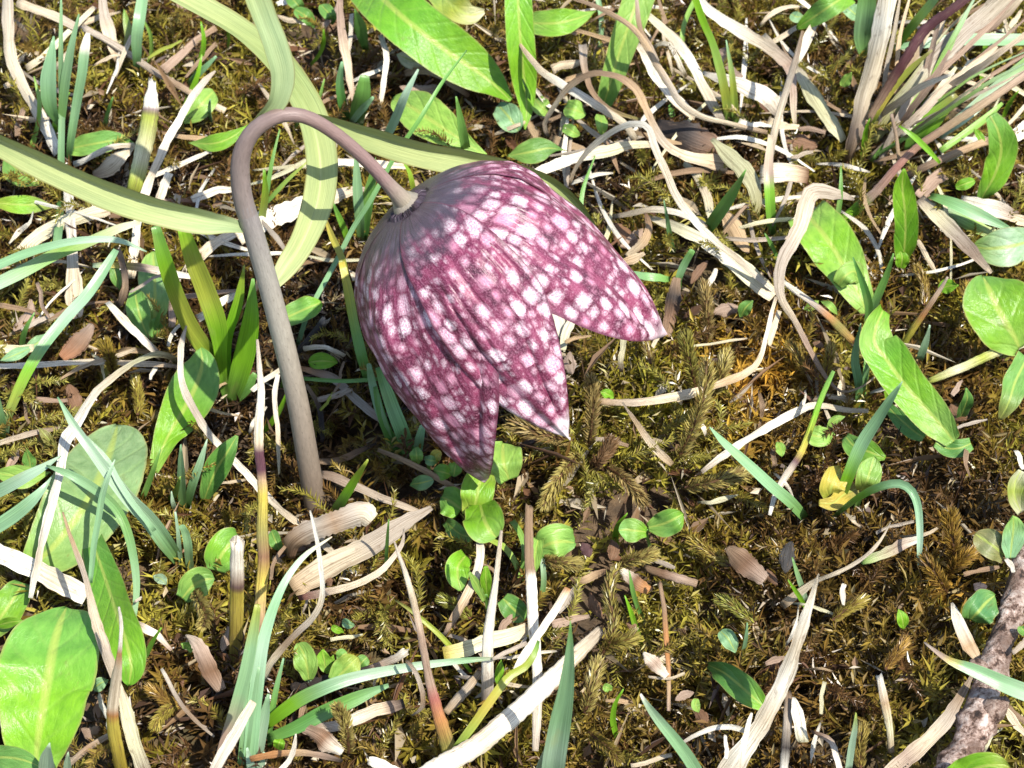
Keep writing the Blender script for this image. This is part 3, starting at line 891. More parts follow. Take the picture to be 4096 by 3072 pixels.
ANCH = [(60, 640, 'the largest oval leaf'), (100, 480, 'the large rounded grey-green leaf'), (190, 370, 'the long-stalked spoon-shaped leaf'), (230, 320, 'the fresh yellow-green shoot'),
        (310, 500, 'the foot of the brown flower stem'), (45, 60, 'the wide pale straw blade'), (90, 190, 'the left strap leaf'), (150, 140, 'the torn yellow-green stalk'),
        (215, 60, 'the back strap leaves'), (315, 190, 'the curled strap leaf'), (420, 50, 'the large lance leaf'), (525, 70, 'the upright lance leaf'), (450, 130, 'the broad blunt leaf'),
        (615, 60, 'the glossy straight blade'), (640, 150, 'the looping brown straw'), (725, 130, 'the two upright grass blades'), (680, 240, 'the low bowed straw'),
        (850, 120, 'the splayed grass stump'), (960, 100, 'the long reddish stem'), (800, 240, 'the bent beige straw'), (910, 390, 'the big twisted leaf'), (1000, 300, 'the broad rounded leaf under the wedge'),
        (690, 390, 'the long arched straw'), (590, 350, 'the gap between the tepals'), (590, 450, 'the feathery moss shoots'), (500, 490, 'the round-leaved herb'), (360, 440, 'the shaded hollow under the bell'),
        (340, 560, 'the wide grey-beige dead blade'), (235, 640, 'the white-topped stalk'), (165, 610, 'the elongated leaf with yellow midrib'), (265, 700, 'the dense blue-green clump'),
        (420, 640, 'the tapering purple stalk'), (565, 690, 'the tall blue-green blade'), (480, 730, 'the thick straw pole'), (620, 590, 'the bare brown patch'), (770, 690, 'the straw spear'),
        (930, 560, 'the bushy ochre moss'), (990, 680, 'the bark twig'), (860, 480, 'the leaning green blade'), (330, 740, 'the orange-brown spotted straw'), (70, 380, 'the long white straw hoop'),
        (640, 640, 'the orange-brown stick'), (860, 640, 'the olive moss near the twig'), (20, 290, 'the flat straw band'), (990, 200, 'the spoon-shaped standing leaf')]
def near(reg, pts):
    a = zpx(reg, pts).mean(0)
    return min(ANCH, key=lambda q: (q[0] - a[0]) ** 2 + (q[1] - a[1]) ** 2)[2]
def hue_word(c):
    if not isinstance(c[0], float): c = c[0]
    return {SW: 'bleached', ST: 'beige', SG: 'greyish', SB: 'brown', SP: 'pinkish', TN: 'tan', CR: 'cream', GY: 'yellow-green', RB: 'red-brown', LG: 'light green',
            GR: 'bright green', GM: 'mid green', GB: 'blue-green', GP: 'pale green', OL: 'olive', GD: 'dark green'}.get(c, 'dark')
def frag(reg, pts, w, cols, h=1.5, kind='S', tip=''):
    size = 'broad' if np.max(w) > 55 else ('narrow' if np.max(w) < 37 else 'short')
    w = spread(w, 4) * np.array([random.uniform(.6, 1), 1, random.uniform(.85, 1.05), random.uniform(.35, .9)])
    I(reg, kind, f'{size} {hue_word(cols)} scrap of broken straw by {near(reg, pts)}', pts, w, h, cols, tip, name='straw_fragment', cat='straw', group='broken straw scraps in the moss')
def brown(reg, pts, w, cols=RB, h=0.5):
    I(reg, 'D', f'crumpled {hue_word(cols)} scrap of dead leaf by {near(reg, pts)}', pts, w, h, cols, 'ab', name='dead_leaf_scrap', cat='dead leaf', group='dead leaf scraps in the moss')
def sprig(reg, pts, w, h, cols, tip='ov', kind='L'):
    shp = {'ov': 'oval', 'la': 'pointed', 'ro': 'rounded', 'sp': 'spoon'}[tip]
    I(reg, kind, f'small {hue_word(cols)} {shp} leaf in the moss by {near(reg, pts)}', pts, w, h, cols, tip, name='small_leaf', cat='leaf', group='small green leaves in the moss')

# ---- top left
I('A', 'S', 'wide pale straw blade bending down behind the left strap leaf', '35,-80 45,120 60,300 100,440 200,650 290,830 360,1000', 88, '4 5 6 5 3 2 1'.split(), [SG, ST, ST, SW], tw=(5, 15))
I('A', 'S', 'wide flat straw band emerging below the left strap leaf and ending in moss', '440,1180 455,1400 465,1659 475,1860 480,2060', [80, 88, 95, 120, 130], [2, 3, 3, 2, 1], [SW, SW, ST, ST], tw=(5, -5))
TUFT('blue-green grass shoot of three fanned blades standing behind the left strap leaf', 'grass_tuft', 'grass', [
    ('A', 'G', '398,1420 398,1000 400,600 395,300 395,0 390,-120', [45, 50, 42, 40, 36, 30], [-5, 4, 12, 20, 26, 28], [GM, GB, GB, GB], 'b'),
    ('A', 'G', '395,850 420,560 460,320 512,90', [40, 72, 60, 12], [6, 14, 20, 24], [GM, GB, GB], ''),
    ('A', 'G', '385,820 330,700 318,540 335,380 352,235', [24, 96, 112, 70, 10], [6, 11, 15, 18, 20], [GM, GB, GB], '', dict(tw=(-20, 5))),
    ('A', 'G', '400,1250 395,1400 365,1640', [58, 60, 50], [-2, 2, 2], [GD, GB], '')])
I('A', 'G', 'green grass blade with a bleached white cut tip behind the left strap leaf', '572,210 550,330 535,480 495,700 460,930 445,1080', [58, 66, 66, 66, 62, 50], [18, 16, 13, 8, 3, -3], [(0, SW), (.14, SW), (.17, GB), (.6, GB), (1, GM)], 'ra')
frag('A', '775,335 745,460 692,605', [22, 40, 24], SW, 3)
I('A', 'T', 'long grey-brown stalk lying diagonally behind the brown flower stem', '560,190 700,265 850,360 1000,465 1150,550 1300,640 1460,720', 44, [4, 4, 3, 3, 3, 2, 1], [SG, SG, SB, ST])
I('A', 'S', 'broad beige straw slanting through the grass tuft to the frame edge', '110,10 260,60 400,120 500,160', 70, 4, [ST, ST, SG])
I('A', 'S', 'thin beige straw crossing behind the blue-green grass shoot', '610,50 500,160 400,250 270,380 180,450', 46, [3, 3, 3, 2, 1], [ST, CR, ST])
I('A', 'G', 'folded blue-green grass blade beside a brown log-like stalk at the back', '935,-40 905,130 885,260 888,400 890,500', [72, 76, 70, 50, 24], [14, 12, 8, 3, -2], [GB, GB, GD])
I('A', 'S', 'greyish shredded dry leaf standing among the back moss', '650,-40 690,100 720,200 740,300 760,400', [60, 80, 100, 80, 40], [7, 6, 4, 3, 1], [SG, SG, ST, SB])
I('A', 'G', 'pale green blurred grass blade behind the torn yellow stalk', '800,60 830,200 820,340', [60, 60, 50], [6, 4, 1], [LG, OL], 'a')
I('A', 'T', 'yellow-green torn stalk with white ragged tip and purple ring', '985,555 980,640 976,720 945,900 915,1040 870,1230 850,1320', [40, 92, 108, 112, 108, 104, 90], [15, 14, 13, 9, 6, 2, -3], [(0, SW), (.18, SW), (.21, PU), (.26, GY), (.6, CR), (.8, GY), (1, OL)])
I('A', 'S', 'long silvery straw with narrow tip leaning behind the left strap leaf', '1405,455 1340,520 1250,640 1120,850 1030,1040 960,1200 890,1450 850,1659 840,1800', [14, 50, 64, 66, 66, 66, 70, 84, 80], [16, 15, 13, 10, 8, 5, 3, 2, 1], [SG, SW, ST, SW, ST], tw=(15, 5))
I('A', 'S', 'cut stub of straw beside the long silvery straw', '1105,1120 1060,1220 1000,1360', [62, 66, 66], [7, 5, 2], [SW, ST])
sprig('A', '1385,590 1300,680 1190,800', 170, [4, 4, 1], LG)
I('A', 'L', 'bright green curled leaf tip just left of the stem bend', '1615,800 1500,890 1380,930 1220,925', [60, 100, 120, 70], [6, 5, 4, 2], [GR, GR, LG], 'la')
I('A', 'L', 'smooth green pointed leaf under dry straw behind the left strap leaf', '870,930 760,910 620,930 470,960', 150, [3, 3, 3, 1], [GM, GM, LG], 'lp')
I('A', 'L', 'glossy round green leaf with reddish rim below the left strap leaf', '40,1030 130,1110 260,1190', [150, 190, 150], [2, 3, 3], [GM, LG], 'ro', cup=0.45)
I('A', 'L', 'yellowish green leaf under the left strap leaf at the frame edge', '375,1345 250,1330 100,1325 -80,1310', [90, 120, 120, 100], [1, 2, 3, 3], [OL, GR, GY], 'la')
I('A', 'D', 'tan dry leaf with narrow neck left of the torn stalk', '870,935 790,1000 700,1080 600,1130', [20, 90, 110, 60], [3, 4, 3, 1], [ST, ST, SB], '')
I('A', 'S', 'thin straw twisting over the smooth pointed leaf', '870,938 740,945 640,985 540,1040 470,1070', 40, [4, 6, 5, 4, 2], [ST, SW])
I('A', 'S', 'broad beige straw running beneath the left strap leaf', '120,1640 250,1520 420,1430 600,1370 720,1340', [100, 110, 110, 100, 90], [1, 2, 3, 3, 2], [ST, CR, ST], tw=(0, 5))
I('A', 'G', 'arching blue-green grass blade tip pointing at the paired shoots', '-60,1740 150,1650 350,1590 560,1555 760,1555 950,1630', [60, 58, 52, 46, 38, 8], [6, 9, 11, 12, 11, 8], [GB, GB, GP, GP])
I('A', 'G', 'pale green broad grass blade beneath the arching blue-green one', '-60,1860 150,1760 380,1640 600,1560 780,1480 910,1440', [80, 84, 74, 64, 52, 30], [3, 5, 7, 8, 8, 7], [GP, LG, CR])
I('A', 'S', 'reddish straw among brown litter under the long upper strap leaf', '1060,455 1150,370 1260,270 1400,170', [66, 60, 50, 40], [2, 3, 3, 3], [SP, SP, SB])
frag('A', '1200,490 1300,390 1400,285', 34, SB, 2.5)
I('A', 'G', 'small green blade in brown litter left of the upper strap leaf', '1225,560 1300,470 1400,370', [60, 55, 20], [1, 5, 8], [GM, GB])
frag('A', '1240,1290 1380,1245 1500,1215', 60, SW, 2)
I('A', 'S', 'pale dry straw ending against the brown stem below the strap leaf node', '1290,1660 1400,1580 1540,1500 1640,1440', 78, 2, [ST, SW])
frag('A', '960,380 1040,315 1180,265', 30, GY, 2)
frag('A', '30,560 90,530 130,500', 50, ST, 2)
I('A', 'S', 'upright dark twig-like straw in moss near the wide pale blade', '150,700 120,800 110,880', 40, 2, [SP, SB])

# ---- top centre
def BIG(*a, rib=True, **kw):
    o = I(*a, **kw)
    return o
I('B', 'L', 'large bright green lance leaf slanting down from the upper edge', '1650,650 1520,530 1400,440 1250,340 1100,230 950,110 820,-10 700,-130', [40, 200, 290, 340, 350, 350, 340, 300], [5, 6, 8, 10, 12, 13, 13, 12], [GR, GR, (.17, .44, .03), GR], '', wav=0.05, tw=(0, 0))
I('C', 'L', 'upright bright green lance leaf with pointed tip beside the large lance leaf', '85,840 95,700 80,520 60,330 45,120 35,-100', [10, 90, 160, 185, 185, 170], [2, 4, 8, 13, 17, 20], [GR, GR, (.17, .42, .03)], '', wav=0.06, tw=(0, 6))
I('B', 'L', 'broad pale green blunt leaf lying behind the chequered bell', '885,640 1000,690 1150,790 1320,900 1490,1010', [150, 250, 280, 270, 160], [3, 5, 5, 4, 2], [LG, (.26, .44, .07), LG], 'sp', tw=(0, 5))
I('B', 'G', 'long thin dark green grass blade passing behind the flower stalk', '1365,325 1200,550 1050,790 940,950 850,1110 740,1310 620,1500 480,1760 330,2050 270,2240', [8, 26, 30, 30, 30, 32, 32, 32, 32, 30], [34, 32, 29, 26, 23, 19, 14, 8, 2, -3], [GM, GM, GB, GB])
I('B', 'S', 'short white jointed straw standing behind the flower stalk', '800,230 835,350 825,480 815,600 800,700', [46, 40, 38, 36, 30], [8, 8, 6, 4, 2], [ST, SW, SW, ST])
I('B', 'S', 'pinkish dry blade hanging beside the curled strap leaf', '545,-40 550,120 575,320 610,520 640,660', [40, 60, 66, 56, 30], [10, 9, 7, 4, 2], [SP, SP, ST, SP])
I('B', 'S', 'pale frayed straw next to the pinkish dry blade', '620,90 610,250 595,400', [40, 36, 20], [8, 6, 3], [SW, ST])
I('B', 'L', 'pale yellow-green leaf hanging into view above the lance leaves', '1480,75 1380,95 1280,40 1160,-70', [30, 140, 190, 180], [7, 8, 9, 8], [CR, GY, LG], '', cup=0.3)
TUFT('dark green broad grass blades rooted behind the flower stalk bend', 'grass_tuft', 'grass', [
    ('B', 'G', '650,860 660,740 690,620 700,490', [80, 110, 110, 60], [-3, 3, 8, 12], [GD, GM, GM], ''),
    ('B', 'G', '600,800 560,680 545,520 560,400', [60, 60, 50, 20], [-3, 3, 8, 12], [GD, GD, GB], ''),
    ('B', 'G', '620,800 700,700 760,630', [40, 46, 20], [0, 6, 9], [GB, GB], '')])
I('B', 'G', 'light green grass blade rising from behind the rear strap leaf', '840,900 900,780 960,640 1050,450', [60, 74, 62, 14], [3, 8, 14, 19], [GB, GP, GP])
I('B', 'G', 'green grass blade under the large lance leaf near white straw', '640,60 680,180 710,320', [60, 90, 40], [14, 9, 3], [GM, GM], 'a')
TUFT('blue-green grass blades rooted in moss left of the bell', 'grass_tuft', 'grass', [
    ('B', 'G', '685,1580 670,1400 655,1200 645,960', [40, 66, 70, 50], [-3, 5, 10, 15], [GM, GB, GB], 'b'),
    ('B', 'G', '700,1560 720,1350 755,1160 775,1020', [40, 76, 76, 30], [-3, 5, 10, 14], [GD, GM, GM], 'b'),
    ('B', 'G', '600,1560 550,1430 500,1310', [40, 40, 12], [-2, 3, 7], [GR, GM], '')])
I('B', 'D', 'long beige boat-shaped dry leaf under the curled strap leaf', '760,1225 620,1235 450,1290 250,1350 60,1420 -120,1540', [12, 60, 100, 130, 140, 100], [4, 4, 4, 3, 3, 2], [SP, ST, SW, SW, ST], '', tw=(5, 10))
I('B', 'S', 'pale horizontal straw showing behind the flower stalk', '470,1055 620,1050 800,1062 970,1070', [60, 62, 60, 40], 3, [SW, SW, ST])
TUFT('yellow-green grass sprigs beside the brown stem', 'grass_tuft', 'grass', [
    ('B', 'G', '20,1560 40,1400 65,1250 55,1100', [40, 50, 46, 16], [-3, 3, 8, 12], [GM, GY, GR], ''),
    ('B', 'G', '40,1330 90,1290 200,1170 330,1050', [30, 28, 26, 10], [4, 6, 9, 11], [GM, GY], ''),
    ('B', 'G', '70,1280 100,1080 150,840', [30, 26, 10], [6, 10, 14], [GM, GM], '')])
I('B', 'G', 'bright yellow blade leaning behind the left side of the bell', '450,1410 500,1540 560,1670 585,1800 600,1900 640,2110 700,2440', [14, 44, 46, 50, 56, 60, 40], [14, 13, 12, 10, 8, 3, -3], [YE, GY, GY, GM])
I('B', 'G', 'thin bright green sprout above the shoulder of the bell', '1030,1270 1010,1170 955,1040', [30, 34, 12], [2, 6, 9], [GY, GR])
sprig('B', '910,350 980,380 1090,420', 120, [5, 5, 3], CR, 'la')
I('B', 'S', 'tan bent dry blade under the large lance leaf', '950,470 1060,455 1180,480 1300,560 1380,620', [40, 56, 60, 56, 30], [2, 4, 4, 3, 1], [TN, TN, RB])
brown('B', '930,560 1050,590 1190,560', 90, SP, 2)
I('B', 'G', 'short dark green blade standing on the broad pale blunt leaf', '1355,960 1330,830 1295,630', [64, 60, 12], [3, 9, 16], [GM, GM])
sprig('B', '1570,680 1640,760 1700,850', 170, [3, 4, 2], GB, 'ro')
I('C', 'L', 'dark green lens-shaped leaf touching the rear strap leaf', '355,975 240,960 120,985 -30,1010', [20, 130, 170, 130], [5, 5, 5, 3], [GM, GM, LG], 'la')
for q in ('250,60 330,110 380,180', '420,30 480,100 500,160', '200,-40 270,30 300,80'):
    sprig('B', q, 90, [4, 4, 1], GM)
frag('B', '130,20 200,0 260,-30', 60, SW, 2)
frag('B', '440,180 500,90 540,0', 50, SP, 3)

# ---- top right of centre
I('C', 'S', 'long brown-tipped straw slanting from the upright lance leaf to the arched straws', '35,262 90,340 200,455 340,560 470,640 600,715 720,790 800,900', [10, 40, 58, 62, 60, 60, 60, 40], [14, 14, 13, 12, 10, 8, 6, 3], [TN, ST, SW, ST, ST], tw=(10, 20))
I('C', 'S', 'thin brown stem arching over the glossy green blade and down right', '300,-60 430,0 620,75 770,165 850,260 920,390 1010,540 1100,680 1230,760 1420,800 1659,850', [30, 36, 40, 44, 44, 50, 50, 46, 40, 36, 30], [20, 21, 21, 20, 18, 16, 13, 10, 7, 5, 3], [SB, SB, TN, SG, ST, SB], tw=(0, 30))
I('C', 'S', 'pale straw running close beneath the thin brown arching stem', '795,265 850,350 900,440 970,560 1070,690 1180,770', [40, 54, 62, 60, 56, 40], [9, 9, 8, 7, 5, 3], [ST, SW, SW, ST])
I('C', 'S', 'grey-brown straw hanging over the glossy green blade', '805,-50 815,60 830,190 880,290 940,400', [30, 34, 36, 46, 40], [24, 22, 19, 16, 13], [SG, SB, SG])
I('C', 'L', 'glossy green straight blade with white shine behind the arched straws', '590,690 630,560 690,360 760,150 830,-60', [90, 140, 170, 200, 210], [2, 6, 11, 16, 20], [GM, LG, LG, LG], '', fold=0.35, wav=0.02, tw=(10, 10))
I('C', 'S', 'stout pale straw bending down beside two upright green blades', '880,90 980,180 1080,280 1180,430 1250,570 1310,690 1360,780', [60, 72, 74, 72, 70, 68, 50], [9, 10, 10, 8, 6, 4, 2], [CR, ST, SW, ST, SG])
I('C', 'S', 'wide pale straw entering from the upper edge beyond the green blades', '1180,-30 1290,80 1420,165 1560,240 1700,330 1800,420', [60, 74, 80, 82, 84, 80], [9, 9, 8, 7, 6, 4], [SW, SW, ST, SP], tw=(5, 15))
TUFT('two upright yellow-green grass blades among arched straws', 'grass_tuft', 'grass', [
    ('C', 'G', '1405,830 1395,720 1360,510 1300,290 1230,120 1170,-60', [60, 72, 72, 66, 60, 50], [-3, 3, 12, 21, 28, 34], [GM, GY, LG, GR, GR], ''),
    ('C', 'G', '1450,860 1445,700 1430,520 1395,260', [40, 48, 42, 8], [-3, 3, 9, 16], [GM, GY, GB], '')])
I('C', 'S', 'glaring white broad dry blade beyond the upright green blades', '1230,470 1340,500 1460,535 1570,590 1680,650 1760,740', [30, 70, 100, 118, 116, 60], [5, 6, 7, 7, 6, 3], [SW, SW, SW, SG], tw=(-5, 5))
I('C', 'S', 'slender pale straw hoop arching from beside the bell down to the right', '370,1215 400,1120 470,1010 570,900 690,815 800,785 880,810 930,920 990,1080 1070,1250 1180,1410 1320,1560 1460,1670 1620,1810 1720,1900', [26, 30, 36, 42, 46, 48, 48, 52, 52, 52, 52, 50, 48, 40, 24], [2, 5, 9, 13, 17, 19, 19, 18, 16, 14, 12, 9, 6, 4, 2], [TN, SW, SW, ST, SW, ST, SW], tw=(10, 20))
I('C', 'S', 'thick brown straw looping over and ending in a cut flat end', '235,890 218,800 280,690 390,545 540,475 680,490 800,590 870,710 930,840 1010,950 1130,1020 1270,1050 1400,1075', [30, 34, 40, 48, 56, 60, 62, 62, 64, 70, 90, 110, 120], [1, 4, 8, 13, 16, 17, 16, 14, 11, 8, 5, 4, 3], [SG, ST, SB, SB, TN, SG, ST, TN])
I('C', 'S', 'double strip of pale straw lying just behind the rear strap leaf tip', '110,1130 280,1060 460,1000 640,965 780,935 930,940', [60, 76, 80, 80, 70, 40], [4, 5, 5, 5, 4, 3], [SW, SW, CR, ST], tw=(0, 10))
I('C', 'S', 'narrow brown wilted blade hooked behind the looping brown straw', '465,300 470,440 500,560 580,660 700,740 830,775', [50, 50, 40, 36, 30, 12], [10, 10, 8, 6, 4, 2], [SG, SB, SB, OL])
I('C', 'S', 'low pale straw bowed over brown litter right of the bell', '660,1400 760,1385 870,1365 1000,1370 1130,1410 1260,1480', [30, 40, 48, 48, 44, 30], [2, 3, 4, 4, 3, 2], [SG, ST, SW, ST])
I('C', 'S', 'broad ragged beige straw running from the low bowed straw towards the moss', '880,1410 1000,1450 1140,1510 1280,1580 1420,1680 1560,1800 1700,1920', [30, 70, 90, 100, 120, 140, 110], [1, 2, 3, 3, 3, 3, 2], [ST, CR, SW, CR, ST], tw=(0, 5))
I('C', 'G', 'dark green flat grass blade pointing up through brown litter', '1260,1500 1330,1400 1420,1260 1510,1105', [70, 84, 70, 10], [0, 5, 11, 18], [GD, GM, GM])
I('C', 'G', 'thin short green blade standing in front of the low bowed straw', '1045,1640 1015,1480 985,1300', [36, 32, 8], [0, 6, 13], [GM, GB])
I('C', 'S', 'yellowish crooked straw under the cut flat-ended straw', '1120,1060 1190,1130 1235,1230 1290,1420', [44, 60, 66, 50], [2, 2, 2, 1], [CR, ST, CR])
I('C', 'S', 'broad sage-beige dry blade curving downward past the grassy stump', '1290,900 1390,990 1490,1080 1560,1190 1590,1300 1580,1420', [30, 110, 130, 110, 80, 30], [6, 6, 6, 5, 4, 2], [SA, SA, SA, OL])
brown('C', '650,1450 720,1520 800,1620', 140, RB, 1)
brown('C', '1350,1330 1430,1460 1530,1640', 120, TN, 2)
brown('C', '700,1600 780,1560 850,1480', 80, SP, 1)
I('C', 'D', 'curled tan leaf strip on brown litter beside the bell', '870,1380 888,1480 850,1570 740,1659', [26, 50, 60, 30], [4, 5, 4, 2], [RB, TN, ST])
I('C', 'T', 'tiny brown stick leaning over the broad ragged straw', '1545,1300 1440,1420 1345,1545', 24, [5, 4, 2], [SP, TN])
I('C', 'S', 'small hook of pale straw between the stout straws', '905,320 960,285 1020,290 1060,370 1100,460 1130,510', [24, 30, 36, 36, 34, 20], [4, 6, 7, 6, 4, 2], [ST, SW, ST])
frag('C', '270,450 350,420 440,400', 60, ST, 2)
frag('C', '260,890 370,940 500,985', 60, TN, 2)
frag('C', '1480,790 1570,800 1670,815', 46, SW, 4)
frag('C', '110,780 150,850 150,920', 60, TN, 2)
for q, w in (('340,700 400,710 480,740', 130), ('560,740 580,800 590,880', 80), ('150,640 190,690 240,740', 120), ('330,820 390,850 440,880', 80)):
    sprig('C', q, w, [3, 4, 2], LG)
I('C', 'L', 'broad green leaf under the upright lance leaf at the upper edge', '550,70 420,120 280,150 100,150', [60, 150, 180, 160], [4, 5, 5, 3], [LG, GR, LG], 'lp')
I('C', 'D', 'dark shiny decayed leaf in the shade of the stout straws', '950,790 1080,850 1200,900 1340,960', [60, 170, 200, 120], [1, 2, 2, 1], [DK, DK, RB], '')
frag('C', '1360,320 1400,430 1480,500', 60, SP, 3)
frag('C', '740,850 790,900 830,960', 26, TN, 3)

# ---- top right
_rs = random.Random(3)
_fan = []
for _k in range(22):
    _e = _rs.choice([(_rs.uniform(700, 1660), -60), (1740, _rs.uniform(0, 520)), (_rs.uniform(1000, 1500), _rs.uniform(60, 500))])
    _b = (_rs.uniform(520, 900), _rs.uniform(820, 1080)); _w = _rs.uniform(16, 52); _h = _rs.uniform(12, 28)
    _m = [(_b[0] + (_e[0] - _b[0]) * s + _rs.uniform(-30, 30), _b[1] + (_e[1] - _b[1]) * s + _rs.uniform(-30, 30)) for s in (.35, .7)]
    _fan.append(('D', 'S', ' '.join(f'{q[0]:.0f},{q[1]:.0f}' for q in (_b, *_m, _e)), [_w * .7, _w, _w, _w * .4], [-2, _h * .4, _h * .75, _h],
                 _rs.choice([[SB, ST, SW], [SP, TN, ST], [SG, SG, ST], [OL, SA, CR], [(.14, .06, .05), SP, SP], [GM, LG, GP]]), '', dict(part='dry_blade')))
TUFT('bundle of dry and red-brown stalks splaying up from a grass stump', 'grass_stump', 'grass', _fan + [
    ('D', 'S', '500,1080 540,960 600,760 660,560 720,330 770,120 800,-80', [70, 90, 120, 140, 150, 150, 150], [-4, 2, 8, 13, 19, 25, 30], [SB, SP, ST, ST, SW, ST], '', dict(part='dry_blade', tw=(0, 10), fold=-0.3)),
    ('D', 'T', '660,760 780,560 900,370 1020,190 1180,70 1350,-60', [40, 60, 66, 66, 60, 50], [8, 13, 18, 22, 26, 30], [SB, (.09, .03, .03), (.10, .035, .04), (.11, .045, .045)], '', dict(part='purple_stalk', bump=0.3)),
    ('D', 'G', '620,860 700,740 800,590 920,450 1060,330', [36, 44, 44, 40, 16], [2, 7, 11, 15, 19], [GR, YE, GY, OL], '', dict(part='yellow_blade')),
    ('D', 'S', '660,900 800,720 960,540 1120,370 1280,210 1450,50 1560,-60', [90, 120, 130, 130, 120, 110, 100], [1, 6, 11, 15, 19, 23, 26], [OL, SA, SG, SG, ST], '', dict(part='dry_blade', tw=(0, 0))),
    ('D', 'S', '850,880 960,780 1060,650 1140,540 1220,430', [50, 54, 54, 50, 30], [3, 6, 9, 12, 14], [SW, SW, CR], '', dict(part='dry_blade')),
    ('D', 'G', '900,1000 980,860 1080,740 1220,610', [60, 140, 150, 70], [-2, 3, 7, 11], [GM, GR, OL], '', dict(part='green_sheath'))])
I('D', 'T', 'long reddish stem with green foot slanting across the stump', '500,1420 600,1330 700,1240 830,1090 960,960 1150,830 1350,700 1560,560 1760,420', [70, 70, 60, 52, 50, 52, 54, 52, 50], [-2, 1, 4, 8, 11, 15, 19, 22, 24], [(0, GR), (.08, GR), (.14, SP), (.3, (.36, .17, .13)), (.6, TN), (1, SP)])
I('D', 'G', 'long pale green blade parallel to the reddish stem', '1100,880 1250,770 1400,640 1540,520 1760,330', [60, 80, 86, 84, 76], [4, 8, 11, 14, 18], [GP, GP, LG])
I('D', 'G', 'narrow pale green blade under the reddish stem', '1120,980 1300,850 1420,760 1520,670', [40, 46, 46, 20], [3, 6, 8, 10], [LG, LG])
I('D', 'S', 'pale pink dry blade fanning from the upper corner over the stalks', '1280,330 1400,190 1520,80 1640,-40', [60, 100, 100, 90], [6, 9, 12, 15], [SP, SP, ST])
I('D', 'G', 'straight blue-green grass blade crossing behind the splayed stalks', '1760,258 1560,260 1350,258 1150,262 980,285 820,310', [80, 84, 84, 76, 60, 30], [10, 10, 10, 9, 8, 6], [GB, GB, GP, GB])
I('D', 'G', 'light green blade slanting behind the purple stalk', '830,310 890,230 960,140 1060,10 1120,-70', [30, 54, 60, 56, 50], [6, 10, 14, 19, 22], [GR, LG, GB])
I('D', 'G', 'broad dark green blade at the upper edge left of the dry stump blades', '620,370 610,250 625,120 650,-60', [50, 120, 130, 110], [2, 7, 12, 18], [GM, GB, GM])
I('D', 'L', 'pointed bright green leaf hanging from the upper edge over dark moss', '185,185 290,115 400,40 520,-40', [20, 120, 150, 150], [5, 8, 11, 12], [GR, GM, GR], '')
I('D', 'L', 'smooth spoon-shaped green leaf standing right of the reddish stem', '1440,750 1490,850 1510,980 1470,1130 1400,1260 1365,1340', [90, 170, 210, 180, 90, 30], [17, 15, 11, 7, 3, -1], [GM, (.14, .32, .03), GR, GM], '', tw=(0, -10))
I('D', 'L', 'narrow upright bright green leaf in front of the grass stump', '880,1100 870,1200 885,1350 890,1500 880,1640 870,1720', [20, 120, 165, 165, 140, 80], [19, 16, 12, 7, 2, -2], [GR, GR, (.12, .34, .02), GR], '', tw=(5, -10))
I('D', 'T', 'dark brown stem lying below the reddish stem', '1400,920 1270,970 1130,1030 1000,1090 900,1140', 50, [6, 6, 5, 4, 2], [TN, SB, DK])
I('D', 'S', 'pinkish sheath piece under the spoon-shaped leaf', '1150,1120 1060,1180 970,1270', [90, 110, 80], 3, [SP, SP])
I('D', 'G', 'tiny bright green blade lying over the reddish stem', '845,815 930,880 1020,960 1115,1055', [10, 34, 38, 20], [16, 15, 13, 10], [GR, GR])
I('D', 'T', 'thin tan stick standing beside the tiny bright blade', '800,740 830,880 850,1050', 24, [16, 12, 8], [SP, TN])
I('D', 'S', 'bent beige straw that folds over and ends in a fine curled thread', '560,1300 430,1255 300,1240 250,1330 215,1450 150,1570 90,1680 65,1790 85,1920 160,2050 230,2200 310,2340 390,2460 480,2540 600,2515 690,2450',
  [24, 90, 120, 110, 108, 110, 104, 84, 70, 62, 46, 32, 26, 24, 22, 12], [4, 7, 10, 11, 11, 11, 10, 9, 8, 7, 6, 5, 4, 4, 4, 4], [SG, SG, ST, SG, SG, ST, SP, SB, SP, ST], tw=(10, 25))
I('D', 'T', 'slim grey-pink stalk rising left of the grass stump', '225,200 180,380 120,580 60,780 20,960 0,1100', [20, 40, 46, 48, 50, 46], [22, 19, 15, 11, 7, 3], [SB, SG, ST, SG])
I('D', 'G', 'green-footed blade with dry top under the slim grey-pink stalk', '15,880 5,1080 15,1300 25,1520', [30, 60, 66, 50], [11, 8, 4, -2], [(0, ST), (.4, SP), (.55, GR), (1, GM)])
I('D', 'S', 'broad sage dry blade leaning on the grass stump', '190,420 250,540 330,680 420,800 490,900', [60, 110, 120, 110, 60], [3, 4, 4, 4, 2], [SG, SA, SA, CR])
I('D', 'S', 'white dry strip catching the light above the sage blade', '330,120 270,210 220,320 190,400', [40, 70, 80, 40], [6, 6, 5, 3], [ST, SW, SW])
I('D', 'S', 'pink-brown strip running to the slim grey-pink stalk', '-30,230 50,330 120,420 160,520 170,700 180,810', [70, 80, 74, 56, 40, 20], [5, 5, 4, 4, 3, 1], [ST, SP, SP, ST])
I('D', 'S', 'short broad cut straw with square end near dark moss', '-60,1110 60,1115 170,1125 270,1150', [120, 130, 130, 100], [3, 4, 4, 3], [SW, SW, ST, RB], tw=(0, 0))
frag('D', '0,790 80,800 200,830', 60, ST, 3)
frag('D', '200,830 300,840 380,850', 40, SP, 4)
frag('D', '160,1030 230,1000 290,990', 30, SG, 3)
brown('D', '80,880 180,920 320,950', 130, RB, 1)
